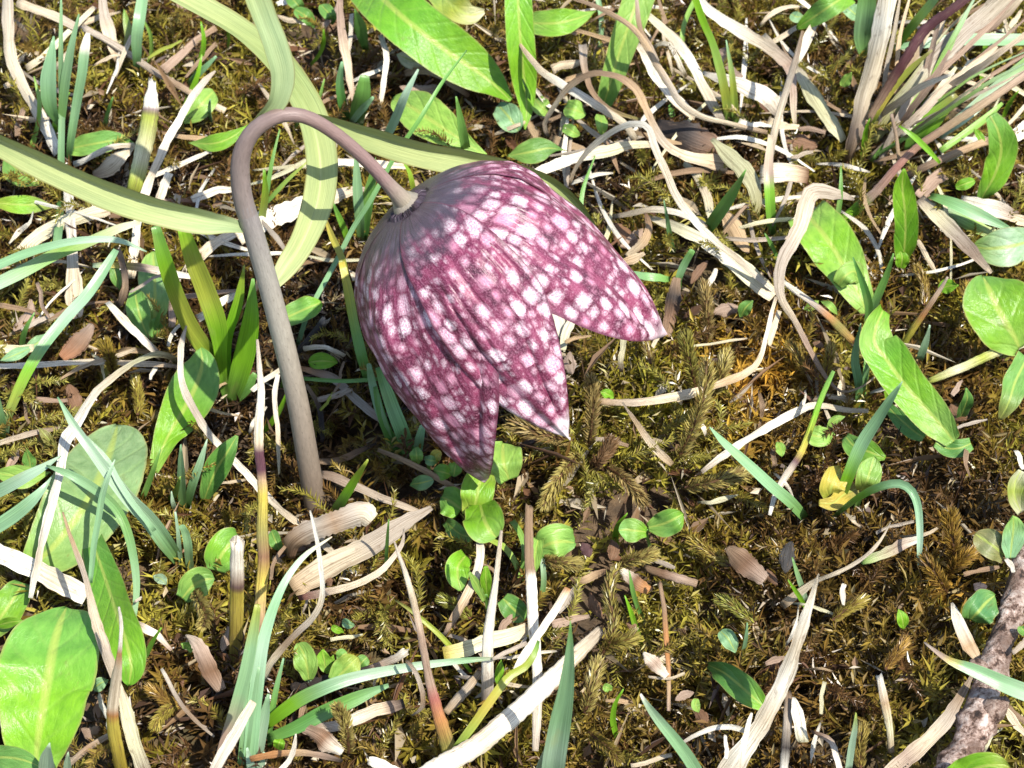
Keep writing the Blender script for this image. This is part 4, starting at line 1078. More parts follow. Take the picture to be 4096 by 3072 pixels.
I('D', 'L', 'broad light green leaf with ochre moss on it under the bent beige straw', '250,1390 330,1480 430,1620 520,1780 600,1930 640,2030', [260, 330, 320, 260, 170, 60], [3, 5, 5, 4, 2, 0], [LG, GR, LG, LG], '', wav=0.12, tw=(0, 0))
I('D', 'G', 'straight green grass blade below the spoon-shaped leaf', '1050,1270 1200,1320 1380,1400 1560,1480', [50, 80, 80, 30], [4, 6, 6, 5], [GM, GB, GB])
I('D', 'S', 'pale green flattened blade beneath the straight green grass blade', '1110,1350 1250,1420 1400,1490 1560,1560', [60, 100, 100, 60], [2, 3, 3, 2], [GP, LG, CR])
I('D', 'S', 'beige broad straw at the frame edge below the spoon-shaped leaf', '1250,1300 1380,1330 1520,1370 1620,1400', [80, 120, 120, 80], [3, 4, 4, 3], [SW, SW, SP])
frag('D', '1560,1400 1640,1430 1740,1460', 76, ST, 3)
I('D', 'S', 'long greyish straw wedge running from the stump to the round leaf', '980,1290 1080,1380 1180,1480 1280,1580 1370,1680 1450,1760', [60, 110, 120, 96, 70, 30], [3, 4, 5, 7, 9, 10], [SG, CR, SG, SP, ST], tw=(0, 15))
I('D', 'L', 'light round leaf crossed by the greyish straw wedge', '1330,1600 1450,1610 1600,1590 1760,1540', [170, 240, 250, 200], [4, 5, 5, 3], [LG, GP, GB], 'ro')
sprig('D', '1340,1170 1280,1190 1215,1215', 76, [6, 6, 5], GR, 'ro')
sprig('D', '1340,840 1370,880 1400,930', 50, [8, 7, 6], GR, 'ro')
frag('D', '1700,790 1620,860 1550,920', 110, SW, 4)
frag('D', '1700,650 1610,740 1540,820', 34, ST, 5)
frag('D', '1560,180 1600,130 1640,60', 40, ST, 6)
brown('D', '1100,330 1180,280 1150,180', 110, SB, 3)
I('D', 'S', 'row of white crumbly husk beside the splayed stalks', '1270,480 1330,430 1400,420', [80, 100, 60], 3, [SW, CR])
sprig('D', '500,30 540,70 600,120', 110, [4, 4, 2], GB)
sprig('D', '150,90 190,110 230,100', 80, [4, 4, 2], GB)
sprig('D', '480,560 520,500 540,470', 70, [2, 4, 5], LG)

# ---- middle left
I('E', 'G', 'long yellow-footed grass blade sweeping down across the flat straw band', '755,-40 680,80 560,255 430,400 300,560 200,710 110,890 50,1050 40,1180', [40, 66, 76, 78, 78, 76, 72, 64, 40], [16, 15, 13, 12, 10, 8, 5, 1, -4], [GB, GB, GP, GB, GR, GY, GB], tw=(5, 10))
I('E', 'G', 'short green blade at the foot of the yellow-footed blade', '20,1180 15,1060 -10,900', [40, 44, 12], [-2, 5, 11], [GM, GB])
I('E', 'S', 'long white straw hoop arching over moss and crossing the round leaf', '1150,700 1120,660 1040,632 940,650 830,705 720,790 620,890 520,1040 450,1180 400,1320 360,1460 325,1640 270,1850 225,2050 198,2210',
  [34, 40, 40, 44, 46, 50, 66, 78, 90, 84, 80, 76, 66, 60, 40], [2, 5, 8, 11, 13, 14, 15, 15, 14, 14, 13, 12, 10, 8, 7], [TN, SA, ST, SW, SW, SW, SW, ST, SW], tw=(10, 10))
I('E', 'S', 'long level straw lying from the frame edge to the spoon-shaped leaf', '-60,715 150,705 400,685 600,685 800,690 1000,700 1150,720', [40, 46, 44, 50, 54, 46, 30], 4, [SW, SW, SW, ST, ST, SB])
I('E', 'S', 'slim tan straw angled over the long level straw', '360,815 500,740 640,680 780,640 880,605', [16, 28, 32, 32, 30], [3, 5, 7, 6, 5], [TN, SG, ST])
frag('E', '-40,600 80,605 215,600', 66, CR, 3)
I('E', 'S', 'straight pale straw pointing at the middle of the long level straw', '695,305 770,385 850,470 940,550 1015,625', [40, 56, 56, 54, 46], [8, 8, 7, 6, 5], [SW, ST, SW, SG])
I('E', 'S', 'dark brown rotten blade hanging beside a light green leaf', '775,-50 795,60 815,180 805,270 770,330', [40, 50, 56, 60, 30], [9, 8, 7, 5, 3], [SB, DK, SB, DK])
I('E', 'S', 'striped grey straw curving down across the spoon-shaped leaf', '1203,455 1172,560 1168,680 1190,820 1240,960 1310,1090 1400,1200 1510,1320 1640,1450 1740,1560 1880,1690 2010,1790 2140,1900 2290,2040',
  [10, 40, 46, 54, 58, 58, 58, 56, 54, 54, 54, 56, 54, 46], [17, 16, 15, 14, 12, 10, 8, 6, 4, 3, 3, 2, 2, 1], [SG, SW, SG, SW, SW, ST, ST, SW], tw=(5, 15))
I('E', 'L', 'spoon-shaped green leaf with long stalk beneath the striped grey straw', '1300,590 1310,700 1270,840 1200,980 1110,1130 1050,1250 990,1400', [150, 250, 320, 300, 210, 140, 70], [9, 9, 8, 6, 4, 3, 0], [GM, GM, GR, GR, LG], 'ra', wav=0.06, tw=(0, 5))  # darker green at the upper end paints in the shadow falling there
I('E', 'L', 'large rounded grey-green leaf crossed by blue grass blades', '760,1095 735,1200 690,1330 640,1450 560,1600 450,1760 330,1900 200,2020', [440, 530, 565, 560, 540, 480, 360, 160], [5, 6, 6, 6, 6, 5, 4, 3], [(.30, .44, .20), (.27, .42, .17), (.26, .42, .13), LG], 'ra', cup=0.02, wav=0.06, tw=(0, 0))
TUFT('blue-grey grass clump with stiff folded blades crossing the rounded leaf', 'grass_tuft', 'grass', [
    ('E', 'G', '1190,2010 1080,1850 960,1690 830,1560 720,1420 600,1260 490,1110 375,910', [60, 110, 110, 96, 84, 66, 58, 8], [-3, 4, 9, 13, 16, 19, 21, 23], [GM, GB, GP, GP, GP, GB], '', dict(tw=(0, 0), fold=0.45)),
    ('E', 'G', '1000,1780 860,1600 760,1450 690,1320 560,1165', [30, 40, 40, 34, 8], [9, 13, 16, 18, 20], [GB, GP, GP], ''),
    ('I', 'G', '1240,400 1225,250 1200,120 1180,90', [60, 66, 60, 50], [-3, 3, 6, 7], [GB, GB], ''),
    ('I', 'G', '1180,380 1160,200 1135,0', [30, 30, 12], [-3, 4, 9], [GB, GP], '')])
I('E', 'G', 'grey-green folded grass blade pointing right over the rounded leaf', '-80,1560 60,1490 180,1425 290,1365 395,1295', [80, 84, 76, 50, 8], [9, 12, 14, 15, 16], [GB, GP, GP])
I('E', 'G', 'grey-green drooping grass blade below the right-pointing one', '340,1420 290,1500 210,1590 100,1680 -60,1780', [30, 70, 90, 100, 90], [13, 13, 12, 10, 8], [GP, GB, GB], 'a')
I('E', 'G', 'long green grass blade trailing over the rounded leaf and down into moss', '300,1360 420,1400 540,1460 660,1540 760,1640 830,1790 870,1960 885,2150 870,2350', [14, 50, 66, 66, 62, 58, 52, 44, 30], [16, 16, 15, 13, 11, 9, 6, 3, 0], [GB, GB, GM, GB, GB])
I('E', 'G', 'thin upright green grass blade crossing the elongated leaf', '745,1320 700,1440 665,1560 640,1700 610,1850 595,2000 585,2120', [8, 36, 46, 46, 44, 40, 30], [22, 20, 17, 14, 11, 8, 6], [GP, GB, GB, GB])
I('E', 'L', 'dark green pointed leaf with red rim below the striped straw', '1535,1165 1480,1260 1410,1370 1360,1480 1320,1590', [20, 130, 165, 120, 40], [12, 10, 7, 4, 0], [GM, (.10, .27, .04), GM], '', cup=0.2)
TUFT('pair of upright blue-green blades left of the brown stem foot', 'grass_tuft', 'grass', [
    ('E', 'G', '1190,1660 1180,1470 1175,1340 1170,1225', [60, 64, 46, 8], [-3, 5, 10, 14], [GM, GB, GB], ''),
    ('E', 'G', '1205,1650 1250,1480 1300,1330 1345,1190', [50, 60, 46, 8], [-3, 5, 10, 14], [GM, GB, GP], ''),
    ('E', 'G', '1150,1680 1130,1620 1110,1530', [30, 34, 8], [-2, 2, 5], [GP, GP], '')])
TUFT('fresh yellow-green shoot of upright strap blades left of the brown stem', 'young_shoot', 'shoot', [
    ('E', 'G', '1480,960 1400,700 1320,580 1230,440 1140,240 1070,30 1010,-190', [40, 90, 110, 112, 106, 100, 60], [-4, 4, 9, 14, 20, 26, 31], [GM, GR, GY, GY, GR, GM], '', dict(tw=(0, 5), fold=0.3)),
    ('E', 'G', '1480,960 1440,780 1430,600 1410,440 1330,200 1250,0 1190,-190', [40, 70, 90, 130, 132, 118, 80], [-4, 4, 9, 14, 20, 26, 31], [GM, GR, GR, GY, GY, GR], '', dict(tw=(0, -5), fold=0.3)),
    ('E', 'G', '1490,960 1470,720 1480,520 1540,300 1585,60', [40, 50, 60, 66, 10], [-4, 4, 9, 15, 21], [GM, GR, GR, GY], ''),
    ('E', 'G', '1490,970 1540,820 1590,640 1625,420 1640,150', [60, 120, 136, 110, 20], [-4, 3, 9, 16, 23], [GM, GR, GR, GM], '', dict(tw=(-5, 10))),
    ('E', 'G', '1500,960 1600,850 1660,760', [40, 80, 40], [-3, 2, 4], [GM, GM], '')])
I('E', 'L', 'dark green leaf in the gap behind the straight pale straw', '870,210 890,320 920,430 970,540', [100, 150, 140, 60], [5, 5, 3, 1], [GM, GM], 'ra')
I('E', 'L', 'pale green oval leaf dappled with shade behind the fresh shoot', '990,-30 1000,100 1005,260 1000,420', [170, 200, 200, 140], [4, 4, 4, 2], [LG, (.24, .42, .16), LG], 'ra')
sprig('E', '730,30 750,120 775,220', 80, [6, 5, 3], GM, 'la')
sprig('E', '990,520 1030,440 1060,380', 110, [1, 3, 4], GM, 'la')
I('E', 'D', 'reddish-brown oval dead leaf between moss and long level straw', '600,440 540,520 480,590 400,660', [40, 110, 120, 60], [4, 4, 3, 2], [SP, RB, (.34, .15, .07)], '')
brown('E', '445,830 470,920 510,1010', 110, RB, 0.5)
brown('E', '90,480 170,400 200,280', 100, SP, 2)
I('E', 'S', 'long dark straw pointing at the long white hoop', '-40,1225 120,1170 280,1130 440,1095', [36, 44, 42, 26], [2, 3, 3, 2], [ST, SG, SB])
I('E', 'S', 'yellowish straw with bleached end under the left strap leaf', '600,60 760,60 900,75 1060,110 1240,135', [30, 46, 60, 58, 40], [6, 6, 6, 5, 4], [GP, YE, SP, SW, SW])
frag('E', '835,225 960,160 1090,105', 30, SG, 7)
frag('E', '1040,265 1280,262 1540,225', 40, SP, 3)
frag('E', '1090,580 1120,500 1190,420', 30, SW, 3)
frag('E', '1080,230 1110,330 1120,460', 66, SP, 3)
frag('E', '1280,400 1400,320 1540,240', 60, SW, 2)
frag('E', '240,170 270,280 310,390', 36, SP, 4)
frag('E', '0,320 120,340 260,375', 40, SB, 3)
frag('E', '150,490 250,420 350,370', 46, SG, 3)
frag('E', '980,800 1000,740 1025,700', 32, SW, 3)
frag('E', '230,920 340,935 440,940', 36, SP, 2)
frag('E', '160,930 165,1000 180,1080', 30, SB, 2)
I('E', 'L', 'pale green leaf half under the grey-green folded blade', '-60,1400 60,1420 180,1430 330,1400', [120, 150, 150, 60], [4, 4, 4, 3], [LG, LG], 'la')
sprig('E', '0,680 100,640 210,590', 80, [2, 3, 3], GB, 'la')
sprig('E', '320,500 250,560 160,600', 90, [3, 3, 2], GB, 'la')
sprig('E', '170,1250 190,1320 200,1400', 90, [5, 3, 1], GM, 'la')
sprig('E', '250,1110 310,1180 370,1250', 70, [5, 4, 2], OL, 'la')
frag('E', '50,1380 90,1330 120,1260', 50, SP, 2)

# ---- middle, under and beside the bell
I('F', 'L', 'green blunt leaf peeping out right of the brown stem', '425,300 350,330 260,370 150,420', [110, 150, 150, 100], [5, 5, 4, 3], [GR, GM, LG], 'ra')
TUFT('dark grass clump rooted in the shade under the bell', 'grass_tuft', 'grass', [
    ('F', 'G', '890,1300 850,1150 790,980 750,800 735,700', [40, 54, 54, 50, 30], [-3, 4, 9, 13, 16], [GM, GB, GB], ''),
    ('F', 'G', '1000,1310 950,1150 890,1000 840,860 800,720', [80, 96, 90, 76, 50], [-3, 4, 9, 13, 16], [GM, GB, GM], ''),
    ('F', 'G', '980,1300 860,1150 800,980 770,850', [50, 60, 50, 30], [-3, 4, 9, 12], [GD, GM], ''),
    ('F', 'G', '1040,1330 1060,1200 1080,1100', [40, 60, 40], [-3, 3, 6], [GB, GB], '')])
I('F', 'G', 'yellow grass blade hugging the left edge of the bell', '560,40 595,200 630,420 680,640 720,800', [40, 56, 60, 70, 50], [14, 12, 9, 6, 2], [YE, GY, GM, GM])
sprig('F', '340,690 430,680 530,690', 110, [2, 3, 2], GR)
I('F', 'T', 'short blackened twig leaning on the brown stem', '435,430 380,500 320,570 240,650', [50, 50, 46, 40], [5, 4, 3, 1], [(0, SG), (.06, DK), (1, DK)], bump=0.4)
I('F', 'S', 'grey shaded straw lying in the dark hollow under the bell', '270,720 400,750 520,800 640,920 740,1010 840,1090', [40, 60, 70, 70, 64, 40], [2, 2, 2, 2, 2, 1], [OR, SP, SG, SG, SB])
frag('F', '400,930 500,905 620,865', 54, SG, 3)
I('F', 'G', 'thin level green stem behind the bell and brown stem', '310,795 450,805 620,812 820,795', 26, [6, 6, 6, 5], [GM, GM])
I('F', 'S', 'thin white straw bow near the blackened twig', '310,610 400,585 490,600 580,655', 34, [3, 5, 5, 3], [ST, SW, ST])
I('F', 'S', 'grey straw slipping under the wide curled dry leaf', '400,1410 520,1440 660,1500 800,1560 920,1610 1060,1680', [46, 60, 60, 60, 56, 40], [1, 2, 2, 2, 2, 1], [SP, SG, SG])
I('F', 'T', 'slender brown stem lying from the shade to the round-leaved seedlings', '800,1260 950,1320 1100,1395 1230,1470 1345,1535', [26, 36, 40, 40, 30], [3, 4, 4, 4, 3], [SB, TN, SB])
I('F', 'G', 'bright green upright blade beside the foot of the brown stem', '500,1680 560,1580 640,1450 725,1320', [70, 66, 54, 16], [-3, 3, 8, 14], [GM, GR, GY])
TUFT('low herb with round bright leaves under the tips of the bell', 'round_leaved_herb', 'herb', [
    ('F', 'L', '1600,1210 1600,1290 1610,1360 1640,1450', [200, 250, 240, 120], [6, 7, 7, 5], [LG, LG], 'ra', dict(part='leaf')),
    ('F', 'L', '1500,1370 1450,1470 1430,1570 1400,1680', [150, 210, 210, 120], [9, 9, 8, 5], [GY, GR, GY], 'ra', dict(part='leaf')),
    ('J', 'L', '1560,165 1510,110 1480,50 1450,-60', [130, 250, 260, 140], [8, 9, 9, 7], [LG, GR, GR], 'ra', dict(part='leaf', fold=0.25)),
    ('J', 'L', '1420,160 1340,150 1280,110 1230,60', [60, 100, 110, 60], [3, 4, 4, 2], [GM, GM], 'ra', dict(part='leaf')),
    ('F', 'L', '1200,1560 1260,1590 1330,1640', [120, 200, 160], [3, 4, 4], [GM, GR], 'ra', dict(part='leaf')),
    ('J', 'G', '1420,40 1500,170 1600,220 1680,330 1720,450', [26, 30, 40, 40, 40], [6, 4, 2, 0, -2], [GY, LG], '', dict(part='leaf_stalk')),
    ('K', 'L', '410,200 330,190 260,200 170,240', [110, 220, 240, 120], [5, 6, 6, 4], [GM, LG, GM], 'ra', dict(part='leaf')),
    ('K', 'L', '150,390 150,280 170,180', [60, 90, 70], [6, 6, 6], [LG, LG], 'ra', dict(part='leaf', fold=0.5)),
    ('K', 'G', '0,60 60,150 80,260 50,420', [40, 40, 40, 40], [3, 3, 2, -2], [LG, GM], '', dict(part='leaf_stalk')),
    ('K', 'G', '200,300 205,420 190,560', [36, 36, 36], [4, 2, -2], [GP, GM], '', dict(part='leaf_stalk'))])
TUFT('tiny many-leaved green sprig in the shade under the lower bell tip', 'small_herb', 'herb', [
    ('F', 'L', '1035,1240 1040,1290 1045,1350', [70, 90, 60], [5, 5, 3], [GM, LG], 'ro', dict(part='leaf')),
    ('F', 'L', '1090,1310 1130,1325 1180,1330', [50, 70, 40], [4, 5, 4], [GB, GM], 'ro', dict(part='leaf')),
    ('F', 'L', '1200,1270 1170,1290 1150,1340', [60, 80, 50], [5, 5, 4], [YE, GY], 'ro', dict(part='leaf')),
    ('F', 'L', '1150,1390 1210,1400 1270,1420', [70, 110, 60], [4, 5, 4], [GM, GR], 'ro', dict(part='leaf')),
    ('F', 'L', '1000,1480 1070,1470 1150,1450', [60, 100, 80], [2, 4, 4], [GM, GB], 'ro', dict(part='leaf')),
    ('F', 'L', '1300,1330 1290,1370 1280,1430', [60, 100, 70], [4, 5, 4], [GR, GM], 'ro', dict(part='leaf')),
    ('F', 'G', '1100,1490 1120,1400 1110,1330', [24, 24, 20], [-2, 2, 4], [GM, GM], '', dict(part='leaf_stalk'))])
I('F', 'T', 'tall dry stalk with a purple band standing left of the stem foot', '8,540 22,720 34,900 20,1080 18,1250 34,1400 44,1560 40,1780 50,1980 30,2200 20,2380 0,2560',
  [16, 36, 50, 62, 64, 62, 66, 76, 78, 76, 70, 60], [34, 31, 28, 25, 22, 19, 16, 12, 9, 5, 1, -4], [(0, SG), (.2, SW), (.33, ST), (.36, PU), (.42, PU), (.45, TN), (.5, YE), (.62, OL), (.7, (.20, .10, .05)), (.78, YE), (.88, TN), (1, SP)])
I('F', 'S', 'thin white thread of straw hanging left of the brown stem', '135,780 118,880 125,1000 150,1140 150,1280 148,1410', [30, 36, 36, 36, 30, 14], [10, 9, 7, 5, 4, 2], [SW, SW, ST, CR])
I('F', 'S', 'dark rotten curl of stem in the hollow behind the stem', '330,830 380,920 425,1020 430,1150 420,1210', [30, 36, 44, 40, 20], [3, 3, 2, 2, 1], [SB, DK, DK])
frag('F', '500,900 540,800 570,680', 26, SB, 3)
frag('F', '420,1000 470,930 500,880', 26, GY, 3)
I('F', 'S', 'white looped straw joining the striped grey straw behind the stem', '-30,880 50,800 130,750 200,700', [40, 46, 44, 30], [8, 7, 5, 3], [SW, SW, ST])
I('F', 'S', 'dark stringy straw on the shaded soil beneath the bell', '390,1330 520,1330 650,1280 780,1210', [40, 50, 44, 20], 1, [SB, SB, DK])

# ---- centre right
I('G', 'S', 'long arched straw sweeping right from the white tepal tip', '545,950 680,950 830,945 1000,925 1150,895 1300,845 1440,790 1560,725 1610,640 1640,520 1680,380 1720,260', [40, 52, 56, 58, 60, 62, 60, 54, 44, 36, 34, 30], [3, 4, 5, 6, 7, 8, 9, 9, 9, 9, 9, 8], [TN, SG, ST, ST, TN, ST, SW, ST], fold=-.2)
I('G', 'S', 'short tan splinter of straw lying below the arched straw', '720,955 790,1060 880,1180 960,1270 1030,1345', [12, 40, 52, 54, 44], [6, 5, 4, 3, 2], [SG, TN, ST, TN])
I('G', 'S', 'straight pale straw running towards the thread end of the bent straw', '1235,1395 1330,1320 1450,1235 1580,1150 1700,1080 1830,1010 1960,975 2060,990 2180,1005 2310,1000', [30, 48, 56, 58, 60, 60, 52, 36, 34, 30], [2, 3, 4, 4, 4, 4, 3, 3, 3, 2], [SG, SW, SW, SW, ST, ST])
I('G', 'G', 'lone blue-green grass blade slanting across the straight pale straw', '1285,1105 1360,1195 1460,1290 1570,1390 1680,1490 1800,1590 1900,1700', [8, 44, 60, 70, 74, 76, 60], [17, 15, 13, 10, 7, 3, -3], [GB, GB, GB, GM])
I('G', 'S', 'small green blade poking out beside the right bell tip', '750,95 840,120 930,140 1010,165', [30, 60, 66, 40], [4, 5, 5, 3], [GB, GM], mat='grass', name='grass_plant', cat='grass')
I('G', 'G', 'curved green blade behind the ragged beige straw', '1170,-40 1110,60 1075,160 1090,240', [40, 50, 46, 30], [10, 7, 4, 0], [GM, GB, GR])
I('G', 'D', 'dark brown upright dead leaf beyond the right bell tip', '1070,140 1050,260 1030,380 1000,520', [50, 90, 90, 50], [6, 5, 3, 1], [SB, DK, RB, SB], '')
brown('G', '1300,370 1380,350 1480,340', 90, SP, 2)
brown('G', '1160,180 1200,110 1270,30', 60, RB, 3)
brown('G', '380,620 370,680 390,760', 90, SP, 1)
I('G', 'S', 'thin pale straw lying level beyond the feathery moss', '1170,580 1290,560 1400,548 1530,535', [16, 22, 22, 12], [7, 7, 7, 6], [CR, ST])
I('G', 'S', 'cream dry blade glimpsed through the gap between the tepals', '230,300 290,400 320,500 330,620', [60, 90, 70, 30], [2, 2, 2, 1], [SW, SW, CR])
I('G', 'S', 'second cream dry blade behind the gap in the bell', '400,400 360,480 330,590', [60, 70, 40], [3, 3, 2], [SW, CR])
I('G', 'S', 'pale pink stump of stalk in yellow moss under the right tepal', '735,510 720,600 715,690 715,760', [50, 46, 40, 40], [7, 5, 3, 1], [CR, CR, SP])
frag('G', '360,560 430,535 510,515', 30, TN, 4)
frag('G', '900,590 940,540 980,490', 40, ST, 3)
sprig('G', '570,880 610,890 660,920', 70, [3, 3, 2], GR, 'la')
sprig('G', '1480,400 1510,340 1560,290', 90, [2, 4, 5], GM, 'la')
frag('G', '1320,80 1290,140 1250,210', 44, SW, 4)
I('G', 'D', 'curled ochre dry leaf scrap under the bell gap', '720,40 790,20 860,-20', [40, 60, 20], [5, 5, 4], [TN, ST])
I('G', 'S', 'short dark stem resting below the feathery moss', '540,1180 640,1195 750,1230', [30, 36, 24], 3, [SG, SB])

# ---- right middle
I('H', 'L', 'big twisted bright green leaf sprawling down the right side', '745,350 700,460 690,560 760,660 830,760 900,850 990,950 1070,1040 1150,1130 1205,1200', [110, 200, 250, 270, 270, 260, 250, 230, 180, 120], [15, 15, 14, 13, 12, 11, 9, 7, 5, 4], [GR, LG, (.17, .42, .03), GR, GR, LG, LG], '', wav=0.12, wavn=1.4, tw=(-18, 20), fold=0.32)
I('H', 'L', 'dark folded leaf end below the big twisted leaf', '1085,1210 1160,1245 1240,1245 1315,1215', [60, 110, 120, 80], [4, 3, 3, 3], [GM, GD, GM], '')
I('H', 'L', 'broad leaf underside in painted shade beneath the big twisted leaf', '780,980 860,1060 940,1130 1010,1180', [60, 110, 120, 60], [2, 3, 3, 2], [GD, GM], '')  # dark greens put the shade under the twisted leaf into colour
I('H', 'L', 'broad bright green rounded leaf at the frame edge under the greyish wedge', '1390,130 1430,210 1480,320 1540,430 1600,530 1630,600', [200, 380, 440, 420, 300, 120], [12, 12, 11, 10, 8, 6], [GM, GR, GR, LG], 'ra', wav=0.07, tw=(0, 0))
TUFT('small dark grass tuft between the bent straw and the twisted leaf', 'grass_tuft', 'grass', [
    ('H', 'G', '640,470 655,340 620,190 550,10', [40, 56, 46, 10], [2, 8, 14, 20], [GM, GD, GD], ''),
    ('H', 'G', '640,460 700,280 760,130 815,-10', [40, 56, 48, 12], [2, 9, 14, 20], [GB, GM, GM], ''),
    ('H', 'G', '590,960 585,820 560,660 600,440', [50, 56, 54, 10], [-3, 4, 9, 16], [GD, GB, GB], ''),
    ('H', 'G', '600,960 625,790 670,620', [40, 44, 10], [-3, 4, 10], [GM, GB], ''),
    ('H', 'G', '600,980 640,720 655,480', [40, 40, 30], [-4, 0, 3], [GD, GM], '')])
I('H', 'G', 'straight green grass blade leaning over the yellow-green leaves', '875,815 800,920 700,1070 610,1210 540,1370 480,1530 440,1660', [8, 50, 74, 84, 80, 70, 40], [24, 21, 16, 12, 8, 3, -3], [GB, GB, GB, GR, GM])
I('H', 'G', 'thin grass blade arching over and hanging down beside ochre moss', '430,1690 520,1610 640,1530 760,1482 860,1475 930,1520 970,1610 985,1760 985,1900 975,2010', [40, 56, 62, 62, 60, 56, 50, 44, 36, 8], [-2, 4, 9, 12, 13, 13, 12, 10, 8, 6], [GM, GR, GB, GB, GP, GP])
I('H', 'T', 'yellow-green stem fading to grey straw below the ochre moss', '425,745 380,840 330,960 290,1080 245,1200 200,1300 120,1420 50,1540 10,1680', [24, 34, 38, 40, 44, 46, 50, 40, 24], [11, 10, 9, 8, 6, 5, 4, 3, 1], [(0, GM), (.3, GR), (.55, YE), (.62, PU), (.68, SG), (1, SW)])
I('H', 'T', 'grey-tipped stem turning yellow beside the rounded leaf', '1165,135 1120,210 1060,300 990,400 930,490 880,570', [14, 30, 36, 42, 46, 40], [14, 12, 10, 7, 4, 1], [(0, SG), (.4, SB), (.58, OR), (.7, YE), (1, GY)])
I('H', 'T', 'grey stem turning orange then olive over the ochre moss', '100,170 190,235 280,300 390,390 460,460 545,550', [30, 40, 40, 46, 60, 50], [8, 8, 7, 6, 4, 2], [(0, SW), (.45, SG), (.62, OR), (.75, OL), (1, (.35, .2, .05))])
I('H', 'T', 'pale yellow-green stalk running right from the twisted leaf', '1060,805 1180,755 1310,700 1440,640 1560,600 1720,560', [40, 56, 60, 60, 50, 40], [5, 6, 6, 6, 6, 6], [GY, CR, GY, CR, SA])
I('H', 'G', 'short pale upright blade behind the twisted leaf', '985,670 1015,570 1050,450', [46, 52, 12], [4, 8, 13], [GB, GP])
I('H', 'L', 'small upright dark green leaf right of the twisted leaf', '1285,860 1290,930 1265,1000 1235,1080', [16, 80, 84, 20], [9, 7, 4, 0], [GM, GD, GM], '')
TUFT('cluster of yellow and pale green lobed leaves under the leaning blade', 'small_herb', 'herb', [
    ('H', 'L', '500,1170 570,1240 660,1270 760,1310', [60, 150, 150, 30], [6, 6, 6, 5], [GM, GR], '', dict(part='leaf')),
    ('H', 'L', '690,1300 665,1380 640,1460 600,1520', [80, 150, 150, 60], [8, 7, 6, 3], [LG, LG, GY], 'ra', dict(part='leaf')),
    ('H', 'L', '470,1370 440,1430 410,1500 400,1560', [60, 160, 170, 80], [6, 6, 5, 3], [YE, YE, GY], 'ra', dict(part='leaf')),
    ('H', 'L', '330,1600 420,1600 500,1540 600,1500', [40, 100, 110, 60], [3, 3, 3, 2], [YE, YE, OL], '', dict(part='leaf')),
    ('H', 'G', '560,1650 600,1560 640,1500', [30, 30, 26], [-3, 1, 3], [GM, GM], '', dict(part='leaf_stalk'))])
sprig('H', '250,1150 340,1170 430,1150', 140, [4, 4, 3], LG)
sprig('H', '500,1040 440,1060 380,1120', 60, [4, 4, 3], LG, 'la')
sprig('H', '60,1210 80,1250 90,1300', 70, [4, 3, 2], LG)
I('H', 'L', 'dark green leaf with orange edge at the frame edge beyond the stalk', '1500,1060 1560,950 1600,820 1680,660', [20, 130, 170, 160], [3, 6, 8, 10], [OL, GM, GM], '', tw=(0, 5))
I('H', 'L', 'curled cream-rimmed leaf at the frame edge above the bark twig', '1640,1390 1600,1470 1600,1560 1640,1660', [60, 110, 110, 60], [8, 7, 6, 4], [CR, GY, CR], '', cup=0.6)
frag('H', '1215,1105 1310,1085 1425,1065', 30, SG, 4)
frag('H', '1190,900 1230,850 1260,800', 50, SP, 4)
frag('H', '1610,1260 1640,1320 1660,1380', 44, SW, 4)
I('H', 'L', 'pair of light green lobes beside the small dark grass tuft', '450,190 500,130 560,100 600,160', [60, 130, 130, 60], [4, 6, 6, 4], [LG, LG], '', wav=0.1)
sprig('H', '860,-30 870,20 860,80', 90, [6, 5, 3], GR, 'ro')
sprig('H', '1100,230 1150,200 1230,190', 100, [3, 4, 5], GR, 'la')
sprig('H', '340,290 400,320 450,380', 50, [4, 5, 3], LG, 'la')
sprig('H', '230,350 290,320 330,290', 60, [3, 4, 4], LG, 'la')
frag('H', '0,580 40,470 80,350', 50, ST, 5)
brown('H', '1180,960 1220,1010 1280,1060', 110, RB, 2)
brown('H', '290,560 320,570 360,590', 50, RB, 3)

# ---- lower left
I('I', 'L', 'largest glossy oval leaf with pale midrib at the lower corner', '430,615 390,720 350,860 325,1000 300,1150 275,1300 250,1450 235,1600 225,1760', [480, 570, 620, 635, 615, 560, 450, 310, 200], [9, 10, 10, 10, 9, 9, 8, 6, 4], [(.16, .36, .06), (.15, .36, .05), GR, GR, LG], 'ra', cup=0.10, wav=0.06, tw=(0, 0))
I('I', 'L', 'elongated bright green leaf with yellow midrib under crossed blades', '835,1125 850,1000 820,850 770,700 715,530 665,380 620,250 585,120', [200, 240, 262, 265, 250, 220, 180, 120], [5, 7, 8, 8, 7, 6, 5, 3], [(.17, .42, .03), GR, GR, (.15, .38, .04), GM], 'ra', wav=0.04, tw=(0, 0))
I('I', 'S', 'very wide pale straw band lying under the elongated leaf', '-80,225 80,300 250,385 400,465 560,555', [130, 140, 142, 142, 130], [6, 6, 5, 5, 4], [SW, SW, ST, SW], tw=(0, 0), fold=0.05)
I('I', 'S', 'dry blade with slender tip bending over the elongated leaf edge', '408,10 440,120 490,260 545,420 590,600 640,780 690,930 745,1100', [16, 30, 40, 44, 60, 80, 90, 60], [19, 18, 17, 15, 14, 12, 10, 7], [TN, TN, SG, ST, ST, SG, ST])
